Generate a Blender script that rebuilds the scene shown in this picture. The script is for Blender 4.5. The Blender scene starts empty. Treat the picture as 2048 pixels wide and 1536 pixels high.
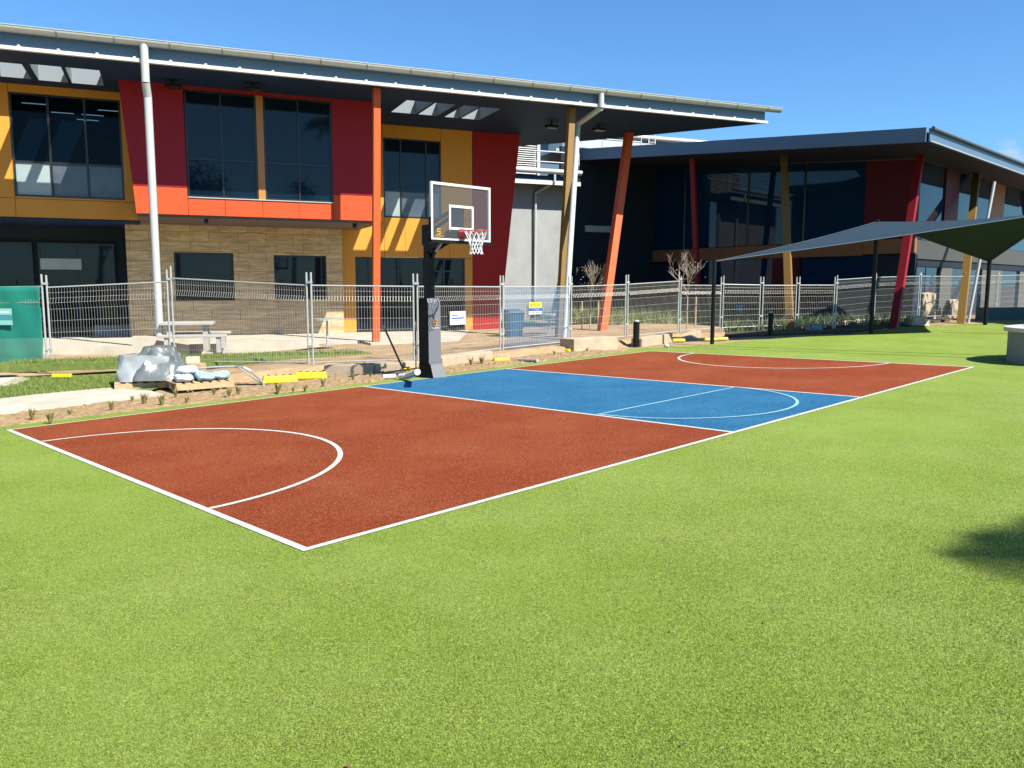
import bpy, bmesh, math, random
import numpy as np
from mathutils import Vector
random.seed(7); rng = np.random.default_rng(7)
SC = bpy.context.scene; C = SC.collection; R = math.radians

# ------------------------------------------------------------------ camera
PITCH, ROLL, CAMZ = .12064, .0021, 1.7
cp, sp = math.cos(PITCH), math.sin(PITCH)
FW = Vector((0, cp, -sp)); R0 = Vector((1, 0, 0)); U0 = Vector((0, sp, cp))
RT = math.cos(ROLL)*R0 + math.sin(ROLL)*U0; UP = -math.sin(ROLL)*R0 + math.cos(ROLL)*U0
cd = bpy.data.cameras.new('camera'); cam = bpy.data.objects.new('camera', cd); C.objects.link(cam)
from mathutils import Matrix
M = Matrix((RT, UP, -FW)).transposed().to_4x4(); M.translation = (0, 0, CAMZ)
cam.matrix_world = M
cd.sensor_width = 36; cd.lens = 1636.5/2048*36; cd.clip_start = .05; cd.clip_end = 3000
SC.camera = cam
# ------------------------------------------------------------------ light
SUN_AZ, SUN_EL = 130.0, 47.5
W = bpy.data.worlds.new("World"); SC.world = W; W.use_nodes = True
nt = W.node_tree; bg = nt.nodes['Background']
sky = nt.nodes.new('ShaderNodeTexSky'); sky.sky_type = 'NISHITA'; sky.sun_disc = False
sky.sun_elevation = R(SUN_EL); sky.sun_rotation = R(SUN_AZ)
sky.air_density = 1.0; sky.dust_density = .25; sky.ozone_density = 3.0; sky.altitude = 50
tint = nt.nodes.new('ShaderNodeMix'); tint.data_type = 'RGBA'; tint.blend_type = 'MULTIPLY'; tint.inputs[0].default_value = 1
tint.inputs[7].default_value = (.66, 1.06, 1.38, 1); nt.links.new(sky.outputs[0], tint.inputs[6]); 
# a small bank of white cloud low in the sky at the right
tc = nt.nodes.new('ShaderNodeTexCoord'); mp_ = nt.nodes.new('ShaderNodeMapping'); mp_.inputs['Scale'].default_value = (9, 9, 26); nt.links.new(tc.outputs['Generated'], mp_.inputs[0])
cn = nt.nodes.new('ShaderNodeTexNoise'); cn.inputs['Scale'].default_value = 1.0; cn.inputs['Detail'].default_value = 7; nt.links.new(mp_.outputs[0], cn.inputs['Vector'])
dp = nt.nodes.new('ShaderNodeVectorMath'); dp.operation = 'DISTANCE'; dp.inputs[1].default_value = (.503, .855, .128); nt.links.new(tc.outputs['Generated'], dp.inputs[0])
mr = nt.nodes.new('ShaderNodeMapRange'); mr.inputs[1].default_value = .05; mr.inputs[2].default_value = .01; nt.links.new(dp.outputs['Value'], mr.inputs[0])
ml = nt.nodes.new('ShaderNodeMath'); ml.operation = 'MULTIPLY_ADD'; ml.inputs[1].default_value = .55; nt.links.new(mr.outputs[0], ml.inputs[0]); nt.links.new(cn.outputs['Fac'], ml.inputs[2])
m3 = nt.nodes.new('ShaderNodeMapRange'); m3.inputs[1].default_value = .80; m3.inputs[2].default_value = 1.05; nt.links.new(ml.outputs[0], m3.inputs[0])
cm = nt.nodes.new('ShaderNodeMix'); cm.data_type = 'RGBA'; cm.inputs[7].default_value = (5.6, 5.7, 5.8, 1); nt.links.new(m3.outputs[0], cm.inputs[0]); nt.links.new(tint.outputs[2], cm.inputs[6])
nt.links.new(cm.outputs[2], bg.inputs[0]); bg.inputs[1].default_value = .058
sl = bpy.data.lights.new('sun', 'SUN'); sl.energy = 5.0; sl.angle = R(.5); sl.color = (1, .95, .86)
sun = bpy.data.objects.new('sun', sl); C.objects.link(sun)
sdir = Vector((math.sin(R(SUN_AZ))*math.cos(R(SUN_EL)), math.cos(R(SUN_AZ))*math.cos(R(SUN_EL)), math.sin(R(SUN_EL))))
sun.rotation_euler = sdir.to_track_quat('Z', 'Y').to_euler(); sun.location = (30, -25, 50)
SC.view_settings.view_transform = 'Standard'; SC.view_settings.look = 'None'
SC.view_settings.exposure = 1.22; SC.view_settings.gamma = 1

# ------------------------------------------------------------------ frames
S = .0249                                   # the turf falls 2.5 % to the left
def fW(a, b, c): return Vector((a, b, c))
ub = Vector((math.sin(R(67)), math.cos(R(67)), 0)); nb = Vector((-math.cos(R(67)), math.sin(R(67)), 0))
def fB(s, n, z): v = ub*s + nb*n; return Vector((v.x, v.y, z))          # along the school front, inwards, up
v2 = Vector((math.sin(R(-34.6)), math.cos(R(-34.6)), 0)); m2 = Vector((math.cos(R(-34.6)), -math.sin(R(-34.6)), 0))
def f2(v, m, z): w = v2*v + m2*m; return Vector((w.x, w.y, z))          # along the far wing, inwards, up
OC = Vector((-1.3576, 5.169, 0)); CA = .78819
uc = Vector((math.sin(CA), math.cos(CA), 0)); vc = Vector((-math.cos(CA), math.sin(CA), 0))
def fC(a, b, z=0): w = OC + uc*a + vc*b; return Vector((w.x, w.y, z + S*w.x))  # court frame on the sloping turf
def gz(x): return S*x
def ray(x, y): return FW + RT*((x-1024)/1636.5) - UP*((y-768)/1636.5)
def G(x, y, z=0):                           # ground point seen at a photo pixel
    d = ray(x, y); t = (z-CAMZ)/(d.z - S*d.x); return Vector((0, 0, CAMZ)) + d*t
def ZP(x, y, z):
    d = ray(x, y); return Vector((0, 0, CAMZ)) + d*((z-CAMZ)/d.z)

# ------------------------------------------------------------------ materials
MATS = {}; ALB = .61   # the picture is exposed about two thirds of a stop up, so surfaces keep modest albedos
def mat(name, col=(.5, .5, .5), rough=.6, metal=0, var=.0, vscale=4., bump=0, bscale=60., spec=.5, col2=None, alpha=1, emit=None):
    if name in MATS: return MATS[name]
    m = bpy.data.materials.new(name); m.use_nodes = True; t = m.node_tree; p = t.nodes['Principled BSDF']
    k = ALB if not metal else .8
    col = tuple(c*k for c in col); col2 = tuple(c*k for c in col2) if col2 else None
    p.inputs['Base Color'].default_value = (*col, 1); p.inputs['Roughness'].default_value = rough
    p.inputs['Metallic'].default_value = metal; p.inputs['Specular IOR Level'].default_value = spec
    if alpha < 1: p.inputs['Alpha'].default_value = alpha
    if emit: p.inputs['Emission Color'].default_value = (*emit[0], 1); p.inputs['Emission Strength'].default_value = emit[1]
    if var or col2 or bump:
        g = t.nodes.new('ShaderNodeNewGeometry')
    if var or col2:
        n = t.nodes.new('ShaderNodeTexNoise'); n.inputs['Scale'].default_value = vscale; n.inputs['Detail'].default_value = 6; n.inputs['Roughness'].default_value = .65
        t.links.new(g.outputs['Position'], n.inputs['Vector'])
        r = t.nodes.new('ShaderNodeValToRGB'); r.color_ramp.elements[0].position = .32; r.color_ramp.elements[1].position = .68
        a = col2 if col2 else tuple(c*(1-var) for c in col); b = col if col2 else tuple(min(1, c*(1+var)) for c in col)
        r.color_ramp.elements[0].color = (*a, 1); r.color_ramp.elements[1].color = (*b, 1)
        t.links.new(n.outputs['Fac'], r.inputs['Fac']); t.links.new(r.outputs['Color'], p.inputs['Base Color'])
    if bump:
        n2 = t.nodes.new('ShaderNodeTexNoise'); n2.inputs['Scale'].default_value = bscale; n2.inputs['Detail'].default_value = 5
        t.links.new(g.outputs['Position'], n2.inputs['Vector'])
        bn = t.nodes.new('ShaderNodeBump'); bn.inputs['Strength'].default_value = bump; bn.inputs['Distance'].default_value = .02
        t.links.new(n2.outputs['Fac'], bn.inputs['Height']); t.links.new(bn.outputs['Normal'], p.inputs['Normal'])
    MATS[name] = m; return m

def turf_mat(name, dark, light, patch, contrast=1.0, big=.35, fleck=(.4, .4, .4), FS=115):
    """synthetic pile: speckle of blades at two sizes, slow patches of brushed direction, fuzzy bump"""
    m = bpy.data.materials.new(name); m.use_nodes = True; t = m.node_tree; p = t.nodes['Principled BSDF']; L = t.links.new
    g = t.nodes.new('ShaderNodeNewGeometry')
    def noise(scale, det, rg=.7, dist=0):
        n = t.nodes.new('ShaderNodeTexNoise'); n.inputs['Scale'].default_value = scale; n.inputs['Detail'].default_value = det
        n.inputs['Roughness'].default_value = rg; n.inputs['Distortion'].default_value = dist; L(g.outputs['Position'], n.inputs['Vector']); return n
    n1 = noise(210, 3, .75, .6); n2 = noise(45, 4, .7); n3 = noise(big, 5, .6); n4 = noise(6, 4, .6)
    def mix(f, a, b, op='MIX'):
        x = t.nodes.new('ShaderNodeMix'); x.data_type = 'RGBA'; x.blend_type = op
        for s, v in ((x.inputs[0], f), (x.inputs[6], a), (x.inputs[7], b)):
            if isinstance(v, (int, float)): s.default_value = v
            elif isinstance(v, tuple): s.default_value = (*v, 1)
            else: L(v, s)
        return x.outputs[2]
    def ramp(src, a, b):
        x = t.nodes.new('ShaderNodeMapRange'); x.inputs[1].default_value = a; x.inputs[2].default_value = b; L(src, x.inputs[0]); return x.outputs[0]
    c = mix(ramp(n1.outputs['Fac'], .47-.07/contrast, .47+.10/contrast), dark, light)
    n5 = noise(FS, 2, .65, .4)
    c = mix(ramp(n2.outputs['Fac'], .40, .60), mix(.62, c, dark), c)
    fk = t.nodes.new('ShaderNodeMapRange'); fk.inputs[1].default_value = .54; fk.inputs[2].default_value = .63; fk.inputs[4].default_value = .8; L(n5.outputs['Fac'], fk.inputs[0])
    c = mix(fk.outputs[0], c, fleck)
    fd = t.nodes.new('ShaderNodeMapRange'); fd.inputs[1].default_value = .46; fd.inputs[2].default_value = .37; fd.inputs[4].default_value = .9; L(n5.outputs['Fac'], fd.inputs[0])
    c = mix(fd.outputs[0], c, dark)
    c = mix(ramp(n3.outputs['Fac'], .36, .66), c, mix(.36, c, patch))
    c = mix(ramp(n4.outputs['Fac'], .35, .7), mix(.22, c, patch), c)
    n6 = noise(.8, 6, .62, 0); sg = t.nodes.new('ShaderNodeMapRange'); sg.inputs[1].default_value = .40; sg.inputs[2].default_value = .68; sg.inputs[4].default_value = .16; L(n6.outputs['Fac'], sg.inputs[0])
    c = mix(sg.outputs[0], c, fleck)
    L(c, p.inputs['Base Color']); p.inputs['Roughness'].default_value = .75; p.inputs['Specular IOR Level'].default_value = .08
    bn = t.nodes.new('ShaderNodeBump'); bn.inputs['Strength'].default_value = .9; bn.inputs['Distance'].default_value = .008
    ad = t.nodes.new('ShaderNodeMath'); ad.operation = 'ADD'; L(n1.outputs['Fac'], ad.inputs[0]); L(n2.outputs['Fac'], ad.inputs[1])
    L(ad.outputs[0], bn.inputs['Height']); L(bn.outputs['Normal'], p.inputs['Normal'])
    return m

def stone_mat():
    """banded sandstone in thin long courses"""
    m = bpy.data.materials.new('sandstone'); m.use_nodes = True; t = m.node_tree; p = t.nodes['Principled BSDF']; L = t.links.new
    g = t.nodes.new('ShaderNodeNewGeometry'); mp = t.nodes.new('ShaderNodeMapping'); mp.vector_type = 'TEXTURE'
    mp.inputs['Rotation'].default_value = (0, 0, R(23)); L(g.outputs['Position'], mp.inputs['Vector'])
    sx = t.nodes.new('ShaderNodeSeparateXYZ'); L(mp.outputs[0], sx.inputs[0])
    cb = t.nodes.new('ShaderNodeCombineXYZ'); L(sx.outputs['X'], cb.inputs['X']); L(sx.outputs['Z'], cb.inputs['Y'])
    br = t.nodes.new('ShaderNodeTexBrick'); br.inputs['Scale'].default_value = 1; br.inputs['Brick Width'].default_value = .85; br.inputs['Row Height'].default_value = .3
    br.inputs['Mortar Size'].default_value = .006; br.offset = .37; br.inputs['Color1'].default_value = (.50, .39, .24, 1); br.inputs['Color2'].default_value = (.42, .32, .20, 1)
    br.inputs['Mortar'].default_value = (.13, .09, .05, 1); L(cb.outputs[0], br.inputs['Vector'])
    s2 = t.nodes.new('ShaderNodeMapping'); s2.inputs['Scale'].default_value = (1.4, 1, 11); L(mp.outputs[0], s2.inputs['Vector'])
    n = t.nodes.new('ShaderNodeTexNoise'); n.inputs['Scale'].default_value = 1.3; n.inputs['Detail'].default_value = 5; n.inputs['Distortion'].default_value = .8; L(s2.outputs[0], n.inputs['Vector'])
    r = t.nodes.new('ShaderNodeValToRGB'); r.color_ramp.elements[0].position = .35; r.color_ramp.elements[0].color = (.74, .66, .58, 1)
    r.color_ramp.elements[1].position = .62; r.color_ramp.elements[1].color = (1.15, 1.08, .95, 1); L(n.outputs['Fac'], r.inputs['Fac'])
    x = t.nodes.new('ShaderNodeMix'); x.data_type = 'RGBA'; x.blend_type = 'MULTIPLY'; x.inputs[0].default_value = 1; L(br.outputs['Color'], x.inputs[6]); L(r.outputs['Color'], x.inputs[7])
    L(x.outputs[2], p.inputs['Base Color']); p.inputs['Roughness'].default_value = .85
    bn = t.nodes.new('ShaderNodeBump'); bn.inputs['Strength'].default_value = .5; bn.inputs['Distance'].default_value = .01; L(n.outputs['Fac'], bn.inputs['Height']); L(bn.outputs['Normal'], p.inputs['Normal'])
    return m

def glass_mat(name, tint=(.10, .14, .17), thru=.55, base=(.002, .008, .018)):
    m = bpy.data.materials.new(name); m.use_nodes = True; t = m.node_tree; p = t.nodes['Principled BSDF']; L = t.links.new
    p.inputs['Base Color'].default_value = (*base, 1); p.inputs['Roughness'].default_value = .03; p.inputs['Specular IOR Level'].default_value = .7
    p.inputs['Specular IOR Level'].default_value = .28
    if thru < .2: return m
    tr = t.nodes.new('ShaderNodeBsdfTransparent'); tr.inputs[0].default_value = (*tint, 1)
    mx = t.nodes.new('ShaderNodeMixShader'); mx.inputs[0].default_value = thru
    L(p.outputs[0], mx.inputs[1]); L(tr.outputs[0], mx.inputs[2]); L(mx.outputs[0], t.nodes['Material Output'].inputs[0])
    return m
def cloth_mat(name, col, alpha):
    m = bpy.data.materials.new(name); m.use_nodes = True; t = m.node_tree; p = t.nodes['Principled BSDF']; L = t.links.new
    p.inputs['Base Color'].default_value = (*col, 1); p.inputs['Roughness'].default_value = .8
    tl = t.nodes.new('ShaderNodeBsdfTranslucent'); tl.inputs[0].default_value = (*col, 1)
    m1 = t.nodes.new('ShaderNodeMixShader'); m1.inputs[0].default_value = .3; L(p.outputs[0], m1.inputs[1]); L(tl.outputs[0], m1.inputs[2])
    tr = t.nodes.new('ShaderNodeBsdfTransparent'); m2_ = t.nodes.new('ShaderNodeMixShader'); m2_.inputs[0].default_value = alpha
    L(tr.outputs[0], m2_.inputs[1]); L(m1.outputs[0], m2_.inputs[2]); L(m2_.outputs[0], t.nodes['Material Output'].inputs[0])
    return m

turf_g = turf_mat('green synthetic turf', (.032, .06, .006), (.305, .36, .064), (.15, .25, .022), fleck=(.36, .45, .15))
turf_r = turf_mat('red synthetic turf', (.07, .012, .005), (.255, .058, .019), (.20, .030, .008), 1.2, .5, fleck=(.40, .14, .065), FS=80)
turf_b = turf_mat('blue synthetic turf', (.006, .055, .135), (.024, .125, .235), (.010, .085, .19), 1.0, .6, fleck=(.09, .28, .42), FS=80)
turf_w = mat('white turf line', (.72, .72, .66), .8, var=.08, vscale=60, bump=.5, bscale=150)
turf_lb = mat('pale blue turf line', (.30, .56, .68), .8, var=.1, vscale=60)
dirt = mat('brown soil', (.52, .37, .20), .95, col2=(.34, .22, .11), vscale=2.3, bump=.8, bscale=14)
mulch = mat('planting soil', (.52, .36, .18), .95, col2=(.24, .15, .07), vscale=14, bump=1, bscale=30)
conc = mat('pale concrete', (.62, .56, .45), .85, var=.16, vscale=1.6, bump=.15, bscale=40)
conc2 = mat('cast concrete block', (.56, .44, .30), .85, var=.16, vscale=3, bump=.25, bscale=30)
conc_g = mat('grey concrete', (.40, .41, .41), .8, var=.1, vscale=1.2, bump=.1, bscale=30)
lawn_m = mat('lawn', (.22, .29, .05), .9, col2=(.12, .17, .03), vscale=8, bump=.9, bscale=60)
stone = stone_mat()
ochre = mat('ochre cladding', (.85, .37, .055), .5, var=.03, vscale=1.5, spec=.2)
red = mat('red cladding', (.78, .105, .03), .5, var=.03, vscale=1.5, spec=.2)
dkred = mat('deep red cladding', (.42, .018, .02), .5, var=.03, vscale=1.5, spec=.15)
back = mat('dark joint backing', (.03, .025, .025), .9)
navy = mat('dark blue grey soffit', (.018, .045, .115), .65, spec=.15, var=.04, vscale=1)
fasc = mat('blue grey fascia', (.115, .20, .30), .45)
galv = mat('light galvanised metal', (.50, .52, .50), .38, .35, var=.06, vscale=6)
white = mat('white painted metal', (.78, .78, .74), .45)
pipe_m = mat('light grey painted pipe', (.60, .63, .62), .4)
orange = mat('orange painted steel', (.80, .135, .033), .42, var=.03, vscale=2, spec=.25)
redsteel = mat('red painted steel', (.30, .018, .026), .45, spec=.2)  # red darkened so the far wing's columns look shaded
ochsteel = mat('ochre painted steel', (.28, .165, .045), .5, spec=.2)  # ochre darkened to put the columns' shade into the colour
frame_m = mat('black window frame', (.012, .014, .018), .35)
glass = glass_mat('dark window glass', thru=.12)
glass_i = glass_mat('see-through window glass', (.34, .44, .50), .72)
frost = mat('pale obscured glass', (.42, .50, .50), .25, var=.12, vscale=1.1, spec=.6)
frost2 = mat('grey obscured glass', (.13, .155, .18), .2, col2=(.07, .09, .12), vscale=1.6, spec=.6)
room = mat('office wall', (.10, .17, .22), .8); roomd = mat('dark interior', (.012, .016, .02), .9)
dwall = mat('dark charcoal wall', (.018, .030, .048), .7, spec=.2, var=.1, vscale=2)
b2wall = mat('brown orange cladding', (.36, .16, .075), .5, spec=.15, var=.04, vscale=2)
b2red = mat('maroon cladding', (.12, .012, .022), .5, spec=.15)  # maroon darkened to stand for shade on the far wing walls
b2dark = glass_mat('blue black wall glass', thru=.05, base=(.003, .022, .055))  # blue base colour stands in for the bluish reflection in the glass
steelf = mat('fence steel', (.46, .44, .39), .42, .3, var=.08, vscale=20)
yellow = mat('yellow plastic', (.80, .62, .02), .45, var=.06, vscale=12)
black = mat('black steel', (.008, .009, .011), .45, spec=.22)
padk = mat('black padding', (.008, .008, .009), .6, spec=.2); padg = padk
pad_sunlit = mat('sunlit black padding', (.20, .205, .21), .5)
lamp = mat('lit light strip', (.9, .9, .9), .5, emit=((.75, .92, 1), .9))

# ------------------------------------------------------------------ mesh builder
WM = {}          # world matrix of every object built
class MB:
    def __init__(s): s.v = []; s.f = []; s.mi = []; s.cur = 0
    def face(s, pts): i = len(s.v); s.v += [Vector(p) for p in pts]; s.f.append(tuple(range(i, i+len(pts)))); s.mi.append(s.cur)
    def hexa(s, p):          # p: 8 points, bottom 4 ring, top 4 ring
        i = len(s.v); s.v += [Vector(q) for q in p]
        for q in ((0, 3, 2, 1), (4, 5, 6, 7), (0, 1, 5, 4), (1, 2, 6, 5), (2, 3, 7, 6), (3, 0, 4, 7)): s.f.append(tuple(i+k for k in q)); s.mi.append(s.cur)
    def box(s, a0, a1, b0, b1, c0, c1, fr=fW):
        s.hexa([fr(a0, b0, c0), fr(a1, b0, c0), fr(a1, b1, c0), fr(a0, b1, c0), fr(a0, b0, c1), fr(a1, b0, c1), fr(a1, b1, c1), fr(a0, b1, c1)]); return s
    def prism(s, poly, n0, n1):   # poly: function-mapped pairs of points (front list, back list)
        k = len(poly); i = len(s.v); ev = lambda f, p: f(*p) if isinstance(p, tuple) else f(p); s.v += [ev(n0, p) for p in poly] + [ev(n1, p) for p in poly]
        s.f.append(tuple(i+j for j in range(k))); s.f.append(tuple(i+k+j for j in reversed(range(k)))); s.mi += [s.cur]*2
        for j in range(k): s.f.append((i+j, i+k+j, i+k+(j+1) % k, i+(j+1) % k)); s.mi.append(s.cur)
        return s
    def tube(s, p, q, r, r2=None, n=8, cap=True):
        p = Vector(p); q = Vector(q); r2 = r if r2 is None else r2; d = (q-p)
        if d.length < 1e-6: return s
        d.normalize(); a = d.orthogonal().normalized(); b = d.cross(a); i = len(s.v)
        for k in range(n):
            t = 2*math.pi*(k+.5)/n; e = a*math.cos(t)+b*math.sin(t); s.v.append(p+e*r); s.v.append(q+e*r2)
        for k in range(n): j = (k+1) % n; s.f.append((i+2*k, i+2*j, i+2*j+1, i+2*k+1)); s.mi.append(s.cur)
        if cap: s.f.append(tuple(i+2*k for k in reversed(range(n)))); s.f.append(tuple(i+2*k+1 for k in range(n))); s.mi += [s.cur]*2
        return s
    def path(s, pts, r, n=8):
        for a, b in zip(pts, pts[1:]): s.tube(a, b, r, n=n)
        return s
    def bar(s, p, q, w, h, up=Vector((0, 0, 1))):   # rectangular bar along p-q
        p = Vector(p); q = Vector(q); d = (q-p).normalized(); a = d.cross(up)
        if a.length < 1e-4: a = Vector((1, 0, 0))
        a.normalize(); b = a.cross(d).normalized()
        s.hexa([p-a*w/2-b*h/2, p+a*w/2-b*h/2, p+a*w/2+b*h/2, p-a*w/2+b*h/2, q-a*w/2-b*h/2, q+a*w/2-b*h/2, q+a*w/2+b*h/2, q-a*w/2+b*h/2]); return s
    def ball(s, c, rx, ry=None, rz=None, n=10, m=6):
        ry = ry or rx; rz = rz or rx; c = Vector(c); i = len(s.v)
        for a in range(m+1):
            ph = math.pi*a/m
            for k in range(n):
                t = 2*math.pi*k/n; s.v.append(c+Vector((rx*math.sin(ph)*math.cos(t), ry*math.sin(ph)*math.sin(t), rz*math.cos(ph))))
        for a in range(m):
            for k in range(n): j = (k+1) % n; s.f.append((i+a*n+k, i+(a+1)*n+k, i+(a+1)*n+j, i+a*n+j)); s.mi.append(s.cur)
        return s
    def lathe(s, c, prof, n=24):    # prof: (r, z) from bottom to top
        c = Vector(c); i = len(s.v)
        for r, z in prof:
            for k in range(n): t = 2*math.pi*k/n; s.v.append(c+Vector((r*math.cos(t), r*math.sin(t), z)))
        for a in range(len(prof)-1):
            for k in range(n): j = (k+1) % n; s.f.append((i+a*n+k, i+a*n+j, i+(a+1)*n+j, i+(a+1)*n+k)); s.mi.append(s.cur)
        s.f.append(tuple(i+k for k in reversed(range(n)))); s.f.append(tuple(i+(len(prof)-1)*n+k for k in range(n))); s.mi += [s.cur]*2
        return s
    def build(s, name, m, parent=None, smooth=False, bevel=0, base=None):
        me = bpy.data.meshes.new(name)
        off = WM[parent.name].inverted() if parent is not None else Matrix.Identity(4)
        if parent is None and base is not None: off = Matrix.Translation(-Vector(base))
        me.from_pydata([off @ v for v in s.v], [], s.f)
        ms = m if isinstance(m, (list, tuple)) else [m]
        for x in ms: me.materials.append(x)
        if len(ms) > 1: me.polygons.foreach_set('material_index', s.mi)
        if smooth: me.polygons.foreach_set('use_smooth', [True]*len(me.polygons))
        me.update(); o = bpy.data.objects.new(name, me); C.objects.link(o)
        if parent is not None: o.parent = parent; WM[o.name] = WM[parent.name]
        else: WM[o.name] = off.inverted()
        if parent is not None: pass
        elif base is not None: o.location = base
        if smooth:
            es = o.modifiers.new('split', 'EDGE_SPLIT'); es.split_angle = R(40)
        if bevel:
            b = o.modifiers.new('bevel', 'BEVEL'); b.width = bevel; b.segments = 2; b.limit_method = 'ANGLE'
        return o
def tag(o, label=None, cat=None, group=None, kind=None):
    if label: o['label'] = label
    if cat: o['category'] = cat
    if group: o['group'] = group
    if kind: o['kind'] = kind
    return o
def thing(name, label, cat, loc=(0, 0, 0), group=None, rz=0):
    o = bpy.data.objects.new(name, None); C.objects.link(o); o.empty_display_size = .1
    o.location = loc; o.rotation_euler = (0, 0, rz); WM[o.name] = Matrix.Translation(Vector(loc)) @ Matrix.Rotation(rz, 4, 'Z')
    return tag(o, label, cat, group)
def struct(name, mb, m, **k): return tag(mb.build(name, m, **k), kind='structure')
def copy_tree(o, parent=None):
    c = o.copy(); C.objects.link(c); c.parent = parent
    for ch in [x for x in bpy.data.objects if x.parent == o]: copy_tree(ch, c)
    return c

def clad(fr, cells, n0, n1, holes=(), gap=.006):
    """cladding sheets: cells (s0,s1,z0,z1) with open joints"""
    b = MB()
    for s0, s1, z0, z1 in cells:
        ss = sorted({s0, s1, *[x for h in holes for x in h[:2] if s0 < x < s1]}); zs = sorted({z0, z1, *[x for h in holes for x in h[2:] if z0 < x < z1]})
        for a, c in zip(ss, ss[1:]):
            for d, e in zip(zs, zs[1:]):
                if any(h[0] <= (a+c)/2 <= h[1] and h[2] <= (d+e)/2 <= h[3] for h in holes): continue
                g0 = gap if a == s0 else 0; g1 = gap if c == s1 else 0; g2 = gap if d == z0 else 0; g3 = gap if e == z1 else 0
                b.box(a+g0, c-g1, n0, n1, d+g2, e-g3, fr)
    return b
def window(fr, s0, s1, z0, z1, n, cols, rows, parent, pm, fw=.05, label=None):
    """frame > panes; cols / rows are lists of inner divider positions (fractions)"""
    f = MB(); xs = [s0]+[s0+(s1-s0)*c for c in cols]+[s1]; zs = [z0]+[z0+(z1-z0)*c for c in rows]+[z1]
    f.box(s0, s0+fw, n, n+.1, z0, z1, fr); f.box(s1-fw, s1, n, n+.1, z0, z1, fr)
    f.box(s0+fw, s1-fw, n, n+.1, z0, z0+fw, fr); f.box(s0+fw, s1-fw, n, n+.1, z1-fw, z1, fr)
    for x in xs[1:-1]: f.box(x-fw/2, x+fw/2, n+.004, n+.09, z0+fw, z1-fw, fr)
    for i, z in enumerate(zs[1:-1]):
        for a, b in zip(xs, xs[1:]):
            l = a+(fw if a == s0 else fw/2); r = b-(fw if b == s1 else fw/2); f.box(l, r, n+.008, n+.08, z-fw/2, z+fw/2, fr)
    w = f.build('window', frame_m, parent)
    if label: w['label'] = label
    for i, (a, b) in enumerate(zip(xs, xs[1:])):
        for j, (c, d) in enumerate(zip(zs, zs[1:])):
            m = pm(i, j) if callable(pm) else pm
            MB().box(a+.01, b-.01, n+.045, n+.055, c+.01, d-.01, fr).build('pane', m, w)
    return w

# ================================================================== SETTING
# soil base sheet, with the terrace in front of the building a little higher
def terrain(x, y):
    rel = Vector((x, y, 0))-OC; b = rel.dot(vc)
    far = max(0, min(1, (x-5)/3)); tgt = max(.03, S*x+.17) if x > -6 else .03
    a = rel.dot(uc); bw = float(np.interp(a, [-8, 0, 6.2, 9.8, 13, 16], [11.3, 10.9, 9.85, 9.1, 8.8, 8.7]))
    t = max(0, min(1, (b-bw-.05)/.2)); t = t*t*(3-2*t); tl = max(0, min(1, (b-15.5)/3)) if x < -5 else t; k = max(0, min(1, (x+7)/2)); t = t*k+tl*(1-k)
    h = S*min(x, 30)-.035
    return h + (tgt-.035-h)*t*(1-far)
def sheet(name, xs, ys, fn, m):
    b = MB(); nx, ny = len(xs), len(ys); b.v = [Vector((x, y, fn(x, y))) for y in ys for x in xs]
    b.f = [(j*nx+i, j*nx+i+1, (j+1)*nx+i+1, (j+1)*nx+i) for j in range(ny-1) for i in range(nx-1)]; b.mi = [0]*len(b.f)
    return struct(name, b, m, smooth=False)
xs = [-900, -300, -100, -40]+[-25+.25*i for i in range(0, 141)]+[14, 20, 30, 60, 150, 400, 900]; ys = [-300, -60, -10, 0, 5]+[9+.25*i for i in range(0, 85)]+[32, 36, 45, 60, 100, 300, 1200]
sheet('ground', xs, ys, terrain, dirt)
# green turf: one sheet with the court's far border 0.4 m beyond the sideline
tb = MB(); edge = [fC(-30, 7.62), fC(-6, 7.62)] + [fC(a, 7.62+.06*math.sin(a*1.3)) for a in np.arange(-5, 13, .75)] + [G(1262, 698), G(1400, 690.5), G(1490, 681), G(1700, 668), G(1790, 656.5), G(1900, 650), G(2048, 643), G(2400, 632), Vector((60, 40, 60*S)), Vector((60, -20, 60*S)), Vector((-30, -30, -30*S))]
edge = [Vector((p.x, p.y, S*p.x)) for p in edge]
tb.face(edge); turf = struct('turf', tb, turf_g)
def court(name, a0, a1, b0, b1, z, m):
    b = MB(); b.face([fC(a0, b0, z), fC(a1, b0, z), fC(a1, b1, z), fC(a0, b1, z)]); return struct(name, b, m)
L_, W_, B1, B2 = 13.93, 7.247, 5.45, 8.95
court('court_red_end', .03, B1, .03, W_-.03, .004, turf_r); court('court_blue_key', B1, B2, .03, W_-.03, .004, turf_b); court('court_red_far_end', B2, L_-.03, .03, W_-.03, .004, turf_r)
ln = MB(); LW = .055
def line(a0, a1, b0, b1, z=.006): ln.face([fC(a0, b0, z), fC(a1, b0, z), fC(a1, b1, z), fC(a0, b1, z)])
line(0, L_, 0, LW); line(0, L_, W_-LW*.6, W_); line(0, LW*1.05, LW, W_-LW*.6); line(L_-LW, L_, LW, W_-LW*.6)
line(B1-LW/2, B1+LW/2, LW, W_-LW*.6); line(B2-LW/2, B2+LW/2, LW, W_-LW*.6)
def arc(mb, a, b, r, t0, t1, w, n=64, z=.008, ex=1):
    for i in range(n):
        p, q = t0+(t1-t0)*i/n, t0+(t1-t0)*(i+1)/n
        mb.face([fC(a+(r-w)*math.sin(p)*ex, b+(r-w)*math.cos(p), z), fC(a+r*math.sin(p)*ex, b+r*math.cos(p), z), fC(a+r*math.sin(q)*ex, b+r*math.cos(q), z), fC(a+(r-w)*math.sin(q)*ex, b+(r-w)*math.cos(q), z)])
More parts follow.
